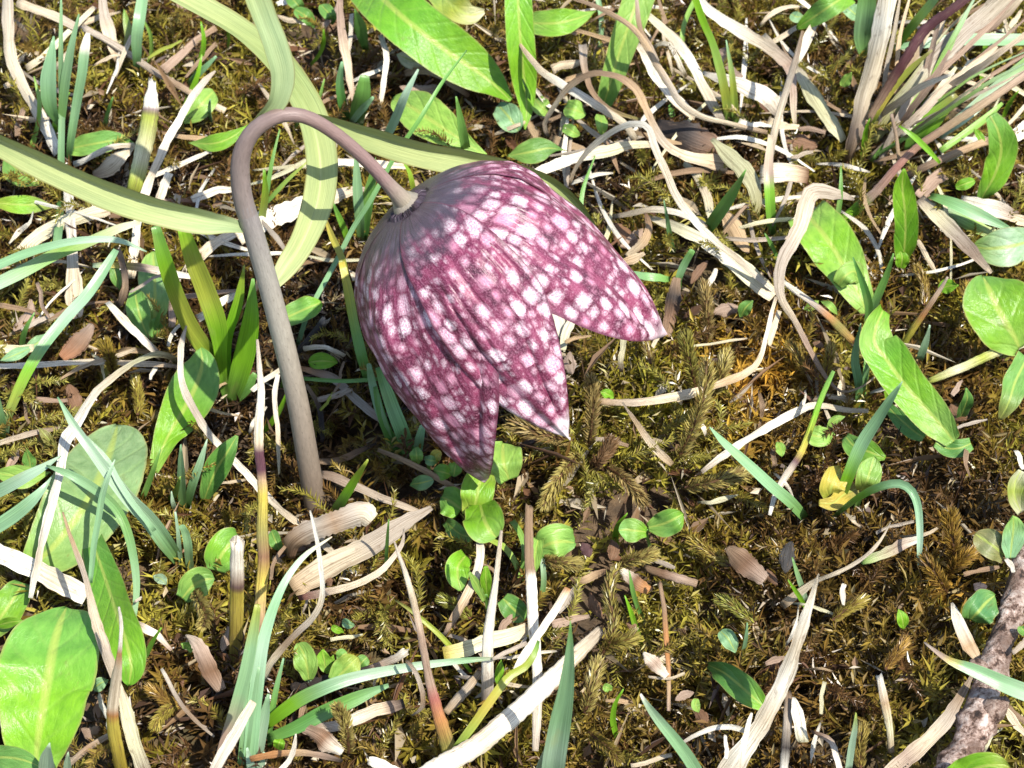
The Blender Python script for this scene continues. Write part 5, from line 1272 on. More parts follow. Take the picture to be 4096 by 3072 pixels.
I('I', 'T', 'upright stalk with frayed white tip and rusty ring over the yellow foot', '770,615 785,720 780,860 770,960 755,1080 735,1220 728,1320 740,1430 765,1560 800,1720', [14, 26, 26, 44, 70, 76, 80, 86, 88, 88], [26, 24, 22, 20, 17, 14, 12, 9, 5, -2], [(0, SW), (.22, SW), (.27, OR), (.36, ST), (.58, ST), (.62, RU), (.67, YE), (1, (.45, .32, .04))])
I('I', 'S', 'yellowish dry blade leaning against the rusty-ringed stalk', '770,1120 820,1280 860,1430 910,1590 950,1720', [40, 90, 100, 104, 100], [13, 10, 7, 3, -1], [ST, CR, CR, SG])
frag('I', '645,1175 670,1280 695,1410', [30, 56, 40], SW, 4)
sprig('I', '155,705 90,710 -40,740', 70, [5, 5, 3], GR, 'la')
I('I', 'L', 'leaf stalk piece of bright green leaf at the frame edge under the wide band', '150,460 90,560 20,660 -60,760', [120, 210, 220, 160], [2, 3, 3, 2], [GM, GR, LG], '')
I('I', 'L', 'small oval shiny leaf overgrown by moss under the stem foot', '1390,430 1320,440 1250,480 1180,560', [110, 190, 190, 90], [5, 5, 4, 2], [GM, LG, GM], 'ra')
I('I', 'L', 'round green leaf behind the cut white-topped stalk', '1560,165 1490,210 1430,290 1400,380', [150, 230, 220, 120], [4, 5, 4, 2], [GM, GR, GM], 'ra')
I('I', 'T', 'cut stalk with white top purple middle and yellow foot', '1535,225 1535,330 1536,440 1534,560 1530,720 1525,900 1520,1000', [84, 92, 92, 94, 92, 90, 80], [22, 19, 16, 12, 7, 1, -3], [(0, SW), (.15, SW), (.28, SP), (.33, PU), (.37, YE), (.7, (.34, .26, .05)), (1, OL)])
I('I', 'D', 'curled red-brown dry leaf left of the white-topped stalk', '1200,800 1270,850 1320,950 1370,1060 1430,1160', [20, 80, 110, 110, 70], [7, 7, 6, 4, 2], [SG, SP, RB, SP], '')
I('I', 'S', 'thin curved dry thread lying on the moss right of the yellow foot', '1045,1000 1080,1070 1120,1160 1180,1260 1270,1360 1390,1455', [30, 36, 36, 34, 30, 16], [6, 6, 5, 5, 4, 3], [SW, SG, SB, SG])
I('I', 'G', 'silvery blue blade tip rising in front of the largest oval leaf', '318,1500 312,1600 305,1760', [10, 100, 120], [22, 18, 11], [GP, GP], tw=(0, 0))
I('I', 'G', 'smaller silvery blade tip beside the taller silvery tip', '438,1565 440,1640 445,1760', [8, 56, 70], [16, 13, 8], [GP, GP])
I('I', 'L', 'dark green leaf corner beneath the silvery blade tips', '260,1650 160,1610 40,1590 -100,1600', [40, 130, 160, 150], [12, 12, 11, 9], [GM, GM], '')
I('I', 'G', 'thin lime green sprout beside the elongated leaf', '915,990 970,870 1042,750', [30, 34, 8], [1, 6, 11], [GM, GR])
I('I', 'S', 'pinkish straw end running from under the elongated leaf', '860,710 950,750 1030,800 1110,890', [30, 50, 50, 26], [4, 4, 3, 2], [SP, SW, SP])
frag('I', '-20,1320 50,1440 110,1550', 66, SP, 3)
I('I', 'T', 'dull brown twig lying right of the largest oval leaf', '440,1640 520,1570 600,1510 720,1440', [36, 44, 44, 36], [2, 3, 3, 3], [SG, SB, SG])
I('I', 'S', 'pale grey dry straw crossing the lower blue-green clump', '1640,1240 1570,1350 1500,1470 1430,1600 1350,1740', [60, 70, 76, 74, 70], [17, 15, 12, 9, 6], [ST, SW, SW, SG])
sprig('I', '600,1150 650,1110 700,1090', 90, [3, 4, 4], GB)
sprig('I', '1000,420 1040,430 1080,470', 70, [4, 3, 2], GP)
sprig('I', '1180,860 1220,870 1240,910', 60, [4, 3, 2], LG)
brown('I', '530,1400 580,1440 640,1390', 90, SP, 1)
brown('I', '1440,900 1470,800 1480,740', 70, SP, 3)
frag('I', '920,560 870,580 880,580', 20, SW, 3)
TUFT('dense blue-green grass clump with pink-edged blades beside the purple-banded stalk', 'grass_clump', 'grass', [
    ('J', 'G', '-60,1780 -30,1500 -10,1250 20,1000 60,790 120,600 200,430 320,280 490,160', [90, 92, 90, 88, 76, 60, 46, 34, 8], [-4, 3, 8, 13, 17, 20, 22, 23, 23], [GB, GB, GB, GP, GB, GP, ST], '', dict(tw=(10, 10))),
    ('I', 'G', '1400,1720 1460,1500 1530,1280 1590,1050 1640,800 1670,600', [70, 80, 86, 84, 70, 40], [-4, 2, 7, 12, 17, 21], [SP, SP, GB, GB, GY], '', dict(tw=(-10, 10))),
    ('I', 'G', '1560,1780 1590,1500 1620,1250 1660,1000', [70, 76, 76, 60], [-4, 3, 8, 13], [GM, GB, GB], ''),
    ('J', 'G', '90,1540 100,1350 130,1150 180,950', [30, 36, 36, 12], [-3, 3, 7, 11], [GM, GM, GB], ''),
    ('J', 'G', '-20,1720 20,1500 60,1320 80,1180', [60, 80, 70, 20], [-4, 2, 6, 9], [GP, GP, GB], ''),
    ('J', 'G', '-40,1760 20,1660 50,1560', [50, 60, 16], [-4, 0, 3], [GP, GP], ''),
    ('I', 'G', '1640,1740 1630,1640 1600,1530', [40, 60, 16], [-3, 2, 5], [GP, GP], '')])

# ---- lower middle
I('J', 'S', 'wide grey-beige dead blade lying across below the stem foot', '1130,-30 980,60 820,170 660,260 500,340 360,420 230,500', [40, 110, 150, 156, 160, 160, 130], [8, 8, 7, 6, 5, 4, 3], [SG, SG, SG, ST, ST, TN], tw=(0, 5), fold=-0.12)
I('J', 'D', 'rolled brown sheath curling up over the wide grey-beige blade', '215,300 230,210 320,140 450,90 570,50 690,15 750,60', [60, 130, 140, 140, 150, 160, 110], [6, 10, 12, 13, 13, 13, 12], [RB, SB, SG, SB, SG, ST], '', cup=-0.7)
I('J', 'S', 'needle-tipped white straw curving like a hook over the dead blade', '345,0 375,90 400,200 425,360 438,500 420,610 360,700 270,780 170,880 90,990 40,1100', [8, 28, 36, 44, 44, 42, 40, 44, 50, 50, 40], [24, 23, 22, 20, 18, 16, 14, 12, 9, 6, 2], [SW, SW, SW, SW, ST, SG, SB, ST, CR])
I('J', 'S', 'thin tan straw arching from the red-stained end of the dead blade', '958,105 950,200 900,280 820,370 720,440 600,490 480,520 380,540 270,560', [10, 24, 32, 40, 46, 52, 54, 56, 40], [12, 12, 11, 11, 10, 9, 8, 7, 5], [SG, SG, ST, ST, ST, SP, (.28, .08, .06)])
I('J', 'T', 'long tapering stalk from white tip through purple to a yellow base', '893,180 930,290 970,400 1005,520 1035,640 1065,780 1090,920 1115,1050 1150,1200 1200,1370 1250,1540 1300,1720', [10, 24, 34, 42, 46, 48, 50, 54, 70, 88, 100, 110], [34, 32, 29, 27, 24, 22, 19, 16, 13, 9, 5, 0], [(0, SG), (.08, SW), (.25, ST), (.4, SP), (.6, SP), (.66, (.34, .12, .10)), (.75, OR), (.85, OL), (.92, YE), (1, CR)])
I('J', 'G', 'long blue-green grass blade sweeping right across the purple stalk', '50,1400 150,1310 300,1200 450,1130 620,1075 800,1035 1000,1000 1200,975 1400,958 1620,942', [60, 84, 92, 88, 80, 70, 58, 46, 36, 8], [2, 6, 10, 13, 14, 14, 13, 12, 11, 10], [GR, GR, GB, GP, GP, GP, GB, SG], tw=(5, 5))
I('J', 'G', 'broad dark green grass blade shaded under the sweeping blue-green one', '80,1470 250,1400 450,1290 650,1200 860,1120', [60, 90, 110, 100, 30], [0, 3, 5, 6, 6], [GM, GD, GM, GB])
I('J', 'S', 'flat straw-yellow blade lying to the right of the purple stalk', '1215,925 1350,890 1500,840 1660,800 1760,760', [90, 112, 112, 108, 90], [5, 5, 5, 5, 5], [YE, CR, CR, ST], tw=(0, 0))
I('J', 'T', 'upright bleached stalk widening downward beside the yellow blade', '1590,120 1570,300 1550,480 1525,640 1505,800 1500,950 1500,1100 1495,1270', [20, 34, 40, 60, 72, 78, 80, 70], [24, 21, 18, 15, 12, 9, 5, -2], [(0, SG), (.1, ST), (.3, SW), (.7, SW), (1, SP)])
I('J', 'S', 'weathered straw strip behind the upright bleached stalk', '1440,140 1450,260 1430,380 1370,520 1300,650 1220,790', [50, 56, 60, 70, 60, 20], [7, 7, 6, 5, 4, 2], [SG, SW, ST, TN, SP])
I('J', 'T', 'thick pale straw pole lying diagonally at the lower edge', '1050,1740 1250,1620 1420,1520 1560,1410 1700,1290 1850,1150 1990,1010 2110,890 2230,770', [140, 136, 134, 132, 130, 126, 110, 96, 70], [9, 9, 8, 8, 7, 7, 6, 5, 3], [SW, SW, ST, SW, SW, ST, SG])
I('J', 'G', 'yellow-green blade pressed against the thick pale straw pole', '1285,1530 1360,1440 1450,1320 1540,1190 1640,1060 1740,1000 1800,920 1830,830', [40, 56, 60, 60, 56, 50, 40, 20], [7, 9, 11, 13, 14, 14, 15, 15], [LG, GY, YE, GY, GY, GM])
I('J', 'S', 'pale straw with charred end beneath the broad dark grass blade', '370,1420 480,1390 620,1340 760,1300 880,1265 970,1235', [70, 84, 86, 84, 80, 60], [3, 4, 4, 5, 5, 5], [(0, SP), (.4, SW), (.75, ST), (.8, SP), (1, DK)])
I('J', 'S', 'orange-brown spotted straw at the lower edge', '-40,1610 120,1575 300,1560 430,1580 560,1620', [50, 60, 62, 60, 40], [5, 6, 6, 5, 4], [OR, OR, TN, SP, DK])
I('J', 'S', 'white curved sliver beside the orange-brown spotted straw', '260,1435 245,1520 210,1600 140,1690', [16, 32, 40, 44], [14, 12, 10, 8], [SW, SW])
TUFT('row of tiny seedlings with pale rounded leaves under the hooked straw', 'seedling', 'seedling', [
    ('J', 'L', '270,850 310,920 330,1000 345,1090', [110, 150, 150, 50], [6, 6, 5, 3], [LG, LG, LG], 'ra', dict(part='leaf')),
    ('J', 'L', '430,895 440,950 455,1040', [80, 110, 70], [6, 5, 3], [GR, LG], 'ro', dict(part='leaf')),
    ('J', 'L', '500,930 480,990 460,1050', [40, 60, 40], [5, 4, 3], [GR, GR], 'ro', dict(part='leaf')),
    ('J', 'G', '340,1080 360,1110 390,1130', [24, 24, 24], [2, 1, -2], [GP, GM], '', dict(part='leaf_stalk'))])
I('J', 'L', 'yellow-green oval leaf resting above the sweeping blue-green blade', '660,940 610,990 560,1040 500,1100', [100, 170, 170, 90], [7, 7, 6, 5], [GY, LG, LG], 'ra')
sprig('J', '590,910 560,930 540,970', 90, [4, 4, 3], GM)
sprig('J', '720,940 690,970 660,1010', 90, [4, 4, 3], GM)
I('J', 'T', 'charred black stick with pale broken end in the moss', '955,915 900,950 820,985 720,1020 600,1060 440,1090 230,1140', [50, 56, 52, 46, 56, 66, 60], [6, 5, 4, 4, 3, 2, 0], [(0, SW), (.12, SG), (.25, SP), (.32, DK), (1, DK)], bump=0.35)
I('J', 'S', 'grey dry curl hanging over the sweeping blade beside the purple stalk', '980,960 1030,1020 1060,1100 1085,1190 1075,1270 1010,1320', [20, 40, 44, 42, 36, 12], [18, 18, 17, 15, 13, 11], [SB, SG, SB, SG])
TUFT('three-leaved small green herb beside the weathered strip', 'small_herb', 'herb', [
    ('J', 'L', '1330,510 1310,430 1310,350 1360,280', [40, 140, 160, 100], [4, 5, 6, 5], [LG, GR, GR], '', dict(part='leaf')),
    ('J', 'L', '1385,395 1430,470 1480,580', [20, 60, 20], [8, 6, 3], [LG, LG], '', dict(part='leaf')),
    ('J', 'L', '1490,355 1490,440 1500,560', [30, 76, 20], [9, 7, 3], [GR, GR], '', dict(part='leaf')),
    ('J', 'G', '1490,540 1500,600 1505,660', [24, 24, 20], [4, 1, -2], [GM, GM], '', dict(part='leaf_stalk'))])
I('J', 'L', 'dark rounded leaf partly behind the upright bleached stalk', '1740,700 1690,650 1640,600 1600,560', [80, 150, 150, 90], [2, 3, 4, 4], [GM, GD, GM], 'ra')
frag('J', '720,1600 820,1640 940,1690', 84, SW, 5)
I('J', 'G', 'thin lime blade running under the tapering purple stalk', '905,570 1000,630 1100,710 1200,800 1290,900 1390,1035', [10, 26, 32, 34, 34, 20], [8, 8, 7, 6, 4, 1], [OL, GY, GY, GR])
I('J', 'G', 'hair-thin upright green blade beside the tan arched straw', '838,470 842,330 850,180 860,50', [24, 26, 24, 8], [-2, 5, 11, 16], [GM, GM])
I('J', 'D', 'crumpled pale pink dead leaf near the orange-brown straw', '300,1400 400,1450 470,1510 560,1560', [50, 110, 120, 60], [3, 4, 4, 3], [SP, RB, SW], '')
I('J', 'T', 'dirty tan stick lying behind the yellow-green blade', '1440,1050 1380,1130 1310,1210 1230,1300', [40, 60, 62, 50], [4, 4, 3, 2], [TN, SG, TN], bump=0.3)
frag('J', '1750,850 1650,900 1540,960', 36, SG, 11)
frag('J', '100,300 150,320 220,390', 40, TN, 3)
frag('J', '90,440 130,300 195,205', 34, SB, 9)
frag('J', '560,340 600,370 650,395', 40, SW, 3)
sprig('J', '100,120 130,200 160,260', 90, [4, 4, 2], GM)
sprig('J', '560,700 600,730 640,740', 60, [4, 4, 3], GB)
sprig('J', '490,740 520,760 570,780', 50, [4, 4, 3], GR)
sprig('J', '160,1470 150,1500 145,1540', 80, [5, 5, 3], GR, 'ro')
brown('J', '1330,620 1350,560 1380,520', 90, SP, 2)
brown('J', '480,480 470,450 440,440', 60, RB, 3)
frag('J', '480,830 580,815 690,800', 34, CR, 4)
frag('J', '1590,800 1620,720 1659,640', 50, SP, 3)
sprig('J', '1560,1120 1580,1030 1590,960', 60, [2, 4, 5], GR, 'la')

# ---- lower right of centre
TUFT('two small shiny round leaves facing each other on bare brown ground', 'seedling', 'seedling', [
    ('K', 'L', '690,120 740,115 800,120 870,130', [90, 150, 150, 60], [7, 7, 7, 6], [(.22, .46, .10), LG, GR], 'ra', dict(part='leaf', tw=(0, 0))),
    ('K', 'L', '1110,10 1040,50 970,80 880,100', [90, 170, 160, 50], [8, 8, 7, 6], [GR, GM, LG], 'ra', dict(part='leaf', fold=0.3)),
    ('K', 'G', '870,120 880,170 890,230', [24, 24, 24], [6, 2, -2], [GM, GM], '', dict(part='leaf_stalk'))])
I('K', 'T', 'upright grey stick crossed by the thick pale straw pole', '110,-20 108,150 112,330 125,450 130,600 140,760 155,900 165,1100 160,1350 150,1550', [50, 60, 64, 72, 74, 72, 70, 66, 60, 40], [8, 8, 8, 8, 7, 6, 5, 4, 3, 1], [(0, SB), (.26, SB), (.29, SW), (.6, SW), (1, SG)])
I('K', 'S', 'slim pale straw with broken top leaning left of the pole', '365,500 290,620 210,740 130,860 60,970 -10,1090', [56, 62, 60, 60, 56, 30], [12, 11, 10, 9, 8, 6], [(0, OR), (.06, ST), (.3, SW), (1, SW)])
TUFT('tall blue-green grass blade in front of the thick pale pole', 'grass_tuft', 'grass', [
    ('K', 'G', '250,1780 270,1600 310,1350 350,1120 372,920 380,715', [150, 150, 140, 100, 60, 6], [-2, 6, 15, 23, 30, 36], [GB, GP, GB, GB, GB, GM], '', dict(tw=(0, 5), fold=0.35)),
    ('K', 'G', '180,1760 200,1640 230,1500', [70, 80, 16], [-2, 3, 8], [GP, CR], '')])
I('K', 'G', 'blue-green grass blade with white tip rising from the lower edge', '833,1185 880,1250 950,1340 1040,1450 1130,1570 1220,1720', [14, 44, 64, 76, 84, 86], [22, 20, 16, 12, 7, 0], [(0, SW), (.1, GP), (.5, GB), (1, GB)])
I('L', 'S', 'thick tapering straw spear leaning up from the lower edge', '325,405 300,500 250,680 190,860 120,1050 40,1230 -50,1400 -160,1560 -300,1740', [10, 44, 76, 98, 114, 120, 128, 134, 140], [26, 24, 21, 18, 14, 11, 8, 5, 1], [ST, SW, ST, SW, ST, SW, ST], tw=(0, 5), fold=-0.2)
I('K', 'S', 'pale split straw lying over the foot of the straw spear', '1560,1305 1525,1400 1495,1520 1470,1700', [20, 46, 52, 50], [13, 12, 11, 9], [SW, SW, ST])
I('K', 'T', 'orange-brown thin stick standing in the brown hollow', '960,470 985,620 995,760 1005,900 1015,1050 1015,1290', [26, 32, 36, 34, 30, 26], [7, 6, 6, 5, 4, 2], [SB, SB, OR, OR, TN, SP])
I('K', 'D', 'small pinkish white dry leaf propped on the orange-brown stick', '848,912 890,950 940,1000 1005,1065', [20, 76, 86, 40], [8, 8, 7, 6], [SW, SP, SW], '')
I('K', 'T', 'short brown wet stick lying across the bare patch', '870,365 960,395 1060,425 1200,465', [40, 56, 60, 50], [3, 4, 4, 3], [SB, RB, SP, SB], bump=0.3)
I('K', 'D', 'ochre-brown leaf fragment above the brown hollow', '700,375 760,420 820,470 890,510', [40, 76, 90, 60], [4, 4, 4, 3], [SW, RB, OR], '')
I('K', 'D', 'dark brown bark flake lying in the ochre moss', '1390,230 1460,290 1540,360 1640,440', [40, 130, 140, 80], [5, 5, 5, 4], [SB, RB, SP], '')
I('K', 'D', 'curved brown husk left of the golden moss string', '375,430 460,445 540,410 620,380', [16, 50, 56, 30], [4, 5, 5, 4], [RB, TN, RB], '')
I('K', 'L', 'curled dark leaf half buried in moss beside the straw spear', '1270,990 1370,1040 1460,1110 1540,1180 1630,1260', [40, 130, 170, 170, 80], [3, 5, 5, 5, 4], [GD, GD, GM, GR], '', cup=0.4)
sprig('K', '1350,770 1400,820 1450,910', 110, [5, 5, 3], GB)
I('K', 'S', 'thin pale straw curving round the foot of the straw spear', '1090,1510 1180,1450 1290,1405 1410,1395 1510,1420 1600,1480', [16, 32, 42, 44, 40, 24], [5, 6, 6, 6, 6, 5], [SG, SW, SW, ST])
frag('K', '770,1645 900,1610 1040,1570', 32, ST, 5)
frag('K', '1380,1440 1385,1530 1390,1600', 30, SW, 5)
frag('K', '250,740 340,710 500,670', 66, SP, 3)
frag('K', '0,900 70,850 100,800', 30, SG, 6)
frag('K', '300,640 370,560 440,480', 60, SG, 4)
frag('K', '610,1225 690,1225 750,1235', 36, TN, 3)
frag('K', '890,1070 1000,1080 1130,1045', 26, ST, 5)
frag('K', '920,310 980,330 1050,360', 40, SG, 4)
brown('K', '1190,1270 1230,1330 1250,1400', 90, RB, 2)
brown('K', '1060,1220 1110,1190 1180,1170', 60, SP, 3)
brown('K', '740,720 780,740 800,770', 60, RB, 3)
brown('K', '500,520 540,620 580,690', 80, RB, 2)
brown('K', '450,200 480,240 500,290', 80, (.10, .05, .05), 2)
brown('K', '640,180 660,240 640,310', 90, RB, 3)
sprig('K', '1200,1210 1190,1250 1210,1300', 60, [4, 4, 3], LG)
sprig('K', '590,1130 620,1140 650,1150', 60, [4, 4, 3], LG)

# ---- lower right
def bark_twig():
    a = zpx('L', '1680,150 1650,330 1610,500 1570,680 1510,850 1460,1000 1420,1130 1380,1280 1330,1430 1270,1560 1180,1720 1100,1860')
    w = np.array([120, 130, 140, 150, 158, 180, 170, 215, 200, 210, 220, 220]) * ZF
    hh = np.full(len(a), 0.005)
    n = 90
    c4 = catmull(np.column_stack([a, hh, w]), n)
    c = P(c4[:, 0], c4[:, 1], c4[:, 2])
    rad = c4[:, 3] / 2 / FPX * ((c - CAM) @ FWD)
    t = np.linspace(0, 1, n)
    for pos, s, amp in ((.50, .016, .22), (.70, .028, .30), (.86, .02, .18), (.30, .02, .12)):
        rad = rad * (1 + amp * np.exp(-((t - pos) / s) ** 2))
    sides = 28
    A, T = np.meshgrid(np.linspace(0, 2 * np.pi, sides, endpoint=False), t)
    rough = 1 + 0.05 * np.sin(A * 3 + T * 40) + 0.045 * np.sin(A * 7 - T * 90) + 0.14 * (rng.random((n, sides)) - 0.5)
    me = tube('bark_twig', c, rad, [(.9, .9, .9), (1.0, 1.0, 1.0), (.9, .85, .85)], sides, rough=rough)
    r = link('bark_twig', me, M['bark'])
    tag(r, 'knobbly grey-brown bark twig lying at the lower right', 'twig')
    # side bud scars, a part each
    for pos, ang, L in ((.70, 0.9, 0.0035), (.52, 2.5, 0.0025), (.87, -0.2, 0.003)):
        i = int(pos * n); d = norm(np.array([math.cos(ang), math.sin(ang) * .4, 0.55]))
        p = np.stack([c[i] + d * (rad[i] * 0.6 + L * s) for s in np.linspace(0, 1, 6)])
        link('bud_knob', tube('bud_knob', p, rad[i] * np.array([.55, .6, .58, .5, .36, .15]), [(.7, .65, .62), (.5, .45, .42)], 12, bump=0.2), M['bark'], r)
bark_twig()
I('L', 'G', 'blue-green grass blade with dry brown tip lying over the bark twig', '1015,845 1090,905 1180,965 1300,1010 1430,1065 1560,1125 1720,1190', [10, 26, 46, 80, 96, 110, 116], [12, 12, 12, 12, 12, 12, 11], [(0, SG), (.18, SP), (.28, YE), (.36, GB), (.7, GB), (1, GP)], tw=(0, 5))
I('L', 'S', 'pale tan straw pointing at the bark twig', '1185,595 1220,680 1270,790 1320,880 1385,985', [20, 80, 96, 92, 50], [6, 6, 6, 5, 4], [SW, SW, TN, ST])
I('L', 'S', 'broad brownish straw lying left along the bark twig', '760,1720 900,1590 1030,1480 1140,1370 1220,1240 1290,1120 1340,1030', [110, 116, 110, 100, 80, 60, 26], [5, 5, 5, 5, 5, 5, 4], [ST, SP, ST, SG, SB, SG], tw=(0, 10))
I('L', 'L', 'bright green leaf edge at the foot of the bark twig', '1570,1650 1470,1640 1350,1660 1220,1720', [60, 170, 220, 200], [14, 14, 13, 11], [GY, GR, GR], 'ra')
I('L', 'S', 'slender straw whip curving through ochre moss to a beige foot', '795,70 750,150 690,230 600,310 500,370 400,410 310,440 200,520 90,610', [10, 20, 26, 28, 28, 28, 36, 60, 50], [12, 12, 11, 10, 9, 8, 6, 4, 2], [SG, ST, SG, ST, ST, ST, TN])
I('L', 'G', 'narrow pale green blade rising at the lower edge right of the spear', '572,1305 560,1400 540,1500 515,1680', [10, 40, 52, 56], [16, 13, 9, 2], [GY, GP, GP, GP])
I('L', 'G', 'tiny green blade beside the tip of the straw spear', '155,295 190,400 220,490 250,580', [8, 30, 36, 26], [9, 7, 4, 0], [GM, GP])
I('L', 'S', 'short ragged bleached strip right of the straw spear', '165,1190 185,1290 210,1400 240,1500', [20, 80, 96, 70], [5, 5, 5, 4], [SW, SW, CR])
I('L', 'T', 'grey upright stick end beside the bleached strip', '130,1200 128,1340 115,1500 100,1700', [50, 60, 60, 56], [4, 4, 4, 4], [SB, SG, DK, SW], bump=0.25)
I('L', 'S', 'thin bent brown straw at the lower edge near the narrow pale blade', '270,1420 350,1460 415,1510 440,1590 460,1690', [20, 40, 46, 50, 46], [5, 6, 6, 6, 5], [RB, SP, SW, SW])
I('L', 'T', 'tan stub of stalk standing in moss left of the bark twig', '725,1080 745,1180 770,1300 790,1420 800,1560', [40, 56, 56, 46, 40], [4, 4, 3, 2, 1], [SW, TN, CR, SB])
I('L', 'L', 'dark scalloped round leaf beside the bark twig', '1470,540 1410,590 1360,650 1310,700', [120, 200, 210, 110], [7, 7, 7, 5], [GM, (.09, .26, .09), GM], 'ra')
I('L', 'L', 'bright blurred leaf standing above the bark twig', '1590,30 1590,110 1580,200 1570,300', [100, 150, 150, 70], [13, 11, 9, 7], [LG, GB, GB], 'ra')
I('L', 'L', 'dull yellow-green soft leaf beside the bright blurred leaf', '1340,140 1400,180 1460,220 1530,280', [110, 170, 180, 110], [9, 9, 9, 7], [OL, (.30, .30, .14), OL], 'ra')
sprig('L', '1640,740 1650,760 1720,780', 80, [8, 8, 7], GM)
frag('L', '1510,1240 1590,1340 1680,1450', [50, 66, 60], ST, 5)
frag('L', '1560,1250 1640,1350 1700,1400', 36, SB, 5)
frag('L', '1590,920 1640,860 1700,800', 56, SG, 8)
I('L', 'S', 'greenish beige blade lying behind the slender straw whip', '980,165 880,200 780,250 680,290 600,330', [40, 80, 84, 70, 30], [5, 5, 5, 5, 4], [SW, SP, SA, LG])
frag('L', '1270,400 1400,370 1500,350', 40, SB, 6)
frag('L', '1550,300 1570,340 1590,390', 40, SW, 9)
frag('L', '700,140 800,100 950,60', 30, SG, 3)
brown('L', '150,190 130,280 110,390', 110, (.05, .045, .04), 3)
brown('L', '-10,370 20,420 60,470', 60, RB, 3)
brown('L', '1330,470 1380,490 1420,480', 80, (.09, .07, .07), 5)
frag('L', '370,1110 350,1200 345,1310', 30, CR, 4)
frag('L', '-20,990 50,960 110,930', 50, SP, 4)
sprig('L', '845,630 870,690 880,760', 80, [7, 6, 4], GR, 'la')
frag('L', '500,470 490,530 480,600', 40, SW, 4)

# ------------------------------------------------------------------ feathery moss shoots that stand out singly
def feather(reg, pts, w, h, colr, label, group=None, seed=0):
    a = zpx(reg, pts)
    hh = spread(h, len(a)) * 0.001
    n = 84
    c4 = catmull(np.column_stack([a, hh]), n)
    c = P(c4[:, 0], c4[:, 1], c4[:, 2])
    t, s, nn = frames(c, np.zeros(n))
    L0 = w * ZF / FPX * 0.235 * 0.62
    g = np.random.default_rng(seed + 100)
    Bs, Ds, Us, Ls, Cs = [], [], [], [], []
    for i in range(n - 1):
        f = i / (n - 1)
        for k in range(4):
            an = k * 2 * math.pi / 4 + i * 1.1 + g.random()
            side = s[i] * math.cos(an) + nn[i] * math.sin(an) * 0.5
            d = norm(t[i] * -0.9 + side * (0.7 + 0.5 * g.random()))
            Bs.append(c[i] + side * 0.0002); Ds.append(d); Us.append(norm(np.cross(side, t[i]) * 0.2 + side))
            env = 0.55 + 0.45 * min(1, f * 5) * (1 - 0.45 * f)
            Ls.append(L0 * env * (0.75 + 0.5 * g.random()))
            cc = np.array(colr) * (0.65 + 0.7 * g.random())
            if g.random() < 0.12 + 0.30 * f: cc = cc * 0.35 + np.array([0.10, 0.05, 0.02])
            Cs.append(cc)
    Ls = np.array(Ls)
    V, T, C = leaflets(np.array(Bs), np.array(Ds), np.array(Us), Ls, Ls * 0.22, np.array(Cs))
    foot = c[-1]
    me = mesh_from('moss_shoot', V - foot, tris=T, colr=C, smooth=False)
    o = link('moss_shoot', me, M['moss']); o.location = foot
    st = tube('stem', c, np.full(n, 0.00022), [(.16, .10, .04), (.14, .06, .03)], 6)
    so = link('stem', st, M['stalk'], None); so.parent = o; so.matrix_parent_inverse.identity(); so.location = -Vector(foot)
    tag(o, label, 'moss', group)
gold = (0.40, 0.33, 0.10); dull = (0.36, 0.27, 0.10)
feather('G', '505,785 520,880 525,990 515,1100 500,1230', 120, [12, 10, 8, 5, 0], dull, 'feathery golden-brown moss shoot standing right of the white tepal tip', seed=1)
feather('G', '-20,1085 100,1120 220,1160 400,1200', 140, [6, 7, 6, 1], dull, 'feathery moss shoot lying left under the white tepal tip', seed=2)
feather('G', '205,1625 270,1500 340,1390 430,1290', 130, [5, 6, 5, 1], gold, 'feathery moss shoot drooping towards the small round leaves', seed=3)
feather('G', '855,1610 800,1520 720,1440 620,1370', 120, [5, 5, 5, 1], dull, 'feathery moss shoot reaching down to the bare brown patch', seed=4)
feather('G', '1262,680 1255,820 1230,960 1170,1120 1070,1330', 150, [15, 13, 11, 7, 0], gold, 'tallest feathery moss shoot crossing the arched straw', seed=5)
feather('G', '1120,500 1140,620 1165,740 1190,860', 130, [12, 10, 7, 3], (0.30, 0.27, 0.06), 'feathery moss shoot behind the arched straw with blunt top', seed=6)
feather('G', '1400,620 1370,720 1340,820 1300,900', 130, [8, 8, 6, 3], gold, 'loose feathery moss shoot right of the tallest one', seed=7)
feather('G', '1240,170 1260,300 1270,420 1260,560', 120, [11, 9, 6, 1], dull, 'feathery moss shoot beyond the right bell tip beside dead leaf', seed=8)
feather('G', '650,1190 610,1270 560,1330 520,1380', 120, [6, 5, 4, 1], (.26, .16, .08), 'short russet moss shoot in the middle of the feathery moss', seed=9)
feather('G', '1560,1390 1420,1430 1280,1470 1120,1500', 130, [6, 6, 5, 2], gold, 'feathery moss shoot lying level below the straight pale straw', seed=10)
feather('K', '690,360 640,440 632,560 660,700 640,830 580,930', 110, [7, 7, 7, 6, 5, 2], (0.30, 0.25, 0.06), 'golden moss string hanging down the bare brown patch', seed=11)
feather('K', '800,800 740,830 660,850 590,870', 120, [6, 6, 5, 3], (0.31, 0.26, 0.06), 'golden moss sprig branching from the golden moss string', seed=12)
feather('K', '930,265 860,290 780,310 700,330', 110, [6, 6, 5, 3], gold, 'golden moss sprig under the two small shiny round leaves', seed=13)
feather('K', '440,340 360,330 270,320 190,310', 110, [6, 6, 5, 3], gold, 'golden moss sprig in front of the round-leaved herb', seed=14)
feather('K', '560,960 530,1070 510,1180 470,1300', 120, [6, 6, 5, 2], gold, 'moss sprig right of the tall blue-green blade', seed=15)
feather('I', '1320,740 1330,660 1300,590 1260,520', 120, [8, 7, 6, 3], gold, 'shiny moss sprig over the small oval leaf', seed=16)
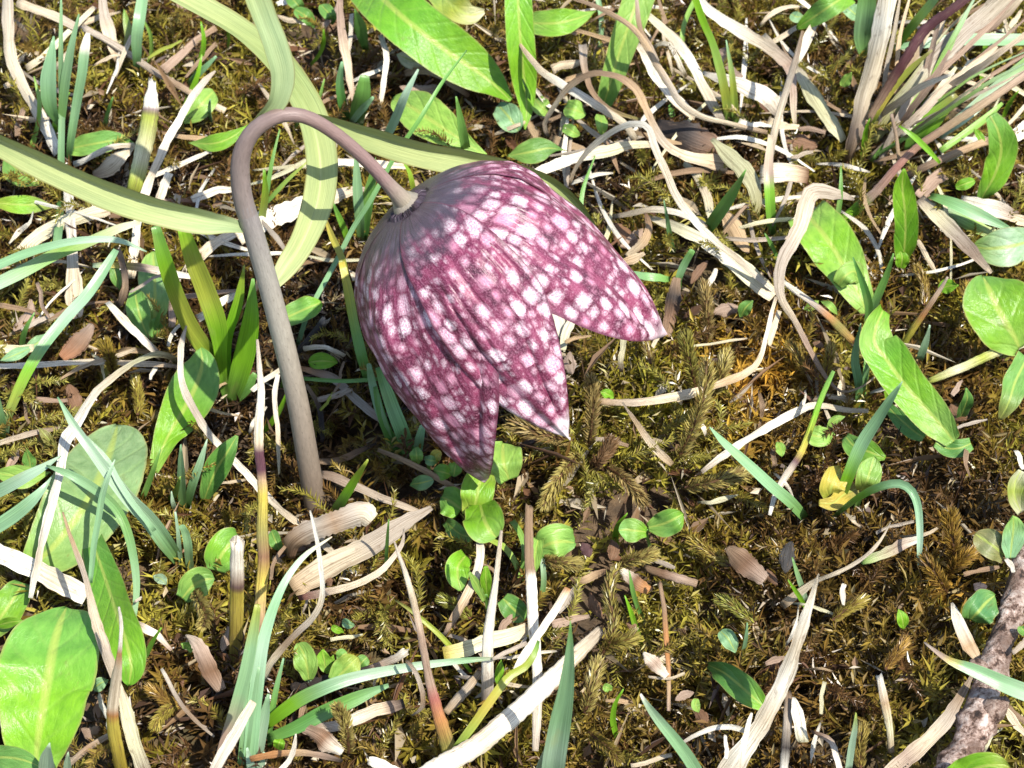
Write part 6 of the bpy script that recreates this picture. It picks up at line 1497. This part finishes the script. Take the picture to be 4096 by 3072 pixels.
feather('J', '520,1255 560,1330 590,1420 600,1560', 110, [11, 9, 7, 2], gold, 'pale moss sprig standing before the straw with charred end', seed=17)
feather('E', '670,560 700,620 720,690 730,760', 120, [9, 8, 6, 3], (.30, .22, .04), 'ochre moss sprig beside the straight pale straw', seed=18)
feather('L', '1180,0 1190,110 1200,220 1200,330', 130, [12, 10, 8, 4], (.36, .23, .045), 'bushy ochre moss shoot near the dull yellow-green leaf', seed=19)
feather('L', '1330,260 1270,300 1200,360 1150,420', 120, [9, 9, 7, 3], (.36, .22, .04), 'ochre moss branch leaning towards the bark twig', seed=20)
feather('L', '1010,300 1060,370 1110,440 1160,520', 120, [8, 8, 6, 3], (.32, .20, .04), 'ochre moss branch left of the bushy ochre shoot', seed=21)
for k, (rg, q) in enumerate((('K', '700,1620 640,1540 560,1480 500,1430'), ('K', '1150,180 1240,230 1330,290 1420,350'),
                             ('K', '1330,560 1420,600 1500,660 1580,720'), ('L', '640,560 560,600 480,650 420,700'),
                             ('L', '900,830 850,900 800,960 760,1020'), ('L', '620,1380 600,1480 590,1570 600,1660'), ('H', '130,560 180,620 220,700 250,760'),
                             ('H', '420,560 400,650 380,720 370,800'), ('J', '1190,560 1260,590 1330,640 1390,690'), ('I', '1000,1400 1040,1330 1100,1270 1170,1220'),
                             ('I', '960,1140 1030,1180 1100,1230 1180,1260'), ('G', '840,400 860,520 880,620 900,700'), ('H', '960,60 1000,140 1020,220 1010,320'),
                             ('H', '1280,170 1290,260 1300,340 1290,430'), ('H', '1590,420 1570,510 1560,590 1520,680'), ('E', '870,780 890,870 900,950 890,1030'))):
    feather(rg, q, 90, [3, 3, 2, 1], (0.36 + 0.05 * math.sin(k * 2.1), 0.28 + 0.04 * math.sin(k), 0.06), 'short olive moss sprig rising by ' + near(rg, q), 'olive moss sprigs', seed=30 + k)

# ------------------------------------------------------------------ further thin straws and grass sprouts between the larger ones
rz = random.Random(5)
def scatter(n, x0, x1, y0, y1, lmin, lmax, green=0.0):
    for _ in range(n):
        x, y = rz.uniform(x0, x1), rz.uniform(y0, y1)
        a = rz.uniform(0, math.pi); L = rz.uniform(lmin, lmax)
        i, j = min(3, int(x // 256)), min(2, int(y // 256)); reg = 'ABCDEFGHIJKL'[j * 4 + i]
        isg = rz.random() < green
        if isg: a = rz.uniform(1.1, 2.0)
        b = rz.uniform(-0.5, 0.5); pp = []
        for k in range(4):
            s = k / 3 - 0.5
            px = x + math.cos(a) * L * s - math.sin(a) * b * L * (0.25 - s * s) ; py = y - math.sin(a) * L * s * 0.8 - math.cos(a) * b * L * (0.25 - s * s)
            pp.append(f'{(px - i * 256) / ZF:.0f},{(py - j * 256) / ZF:.0f}')
        q = ' '.join(pp)
        if isg:
            c = rz.choice([GM, GB, LG, GR])
            I(reg, 'G', f'thin {hue_word(c)} grass sprout by {near(reg, q)}', q, [rz.uniform(24, 40), rz.uniform(26, 46), 30, 8], [-2, 2, 6, 9], c, group='thin grass sprouts')
        else:
            c = rz.choice([SW, SW, ST, ST, SG, SB, TN, CR])
            I(reg, 'S', f'thin curved {hue_word(c)} straw thread by {near(reg, q)}', q, [12, rz.uniform(18, 40), rz.uniform(18, 40), 12], [0.5, rz.uniform(1, 4), rz.uniform(1, 4), 0.5], [c, c], name='straw_thread', group='thin straw threads')
scatter(40, 10, 340, 10, 300, 30, 120, 0.25)
scatter(76, 560, 1010, 5, 260, 40, 170, 0.1)
scatter(14, 300, 560, 5, 130, 30, 70, 0.4)
scatter(16, 10, 300, 300, 500, 30, 80, 0.3)
scatter(14, 300, 640, 520, 760, 25, 70, 0.25)
scatter(14, 640, 1010, 420, 760, 25, 60, 0.15)
scatter(12, 700, 1010, 240, 420, 25, 60, 0.25)
print('objects', len(bpy.data.objects))
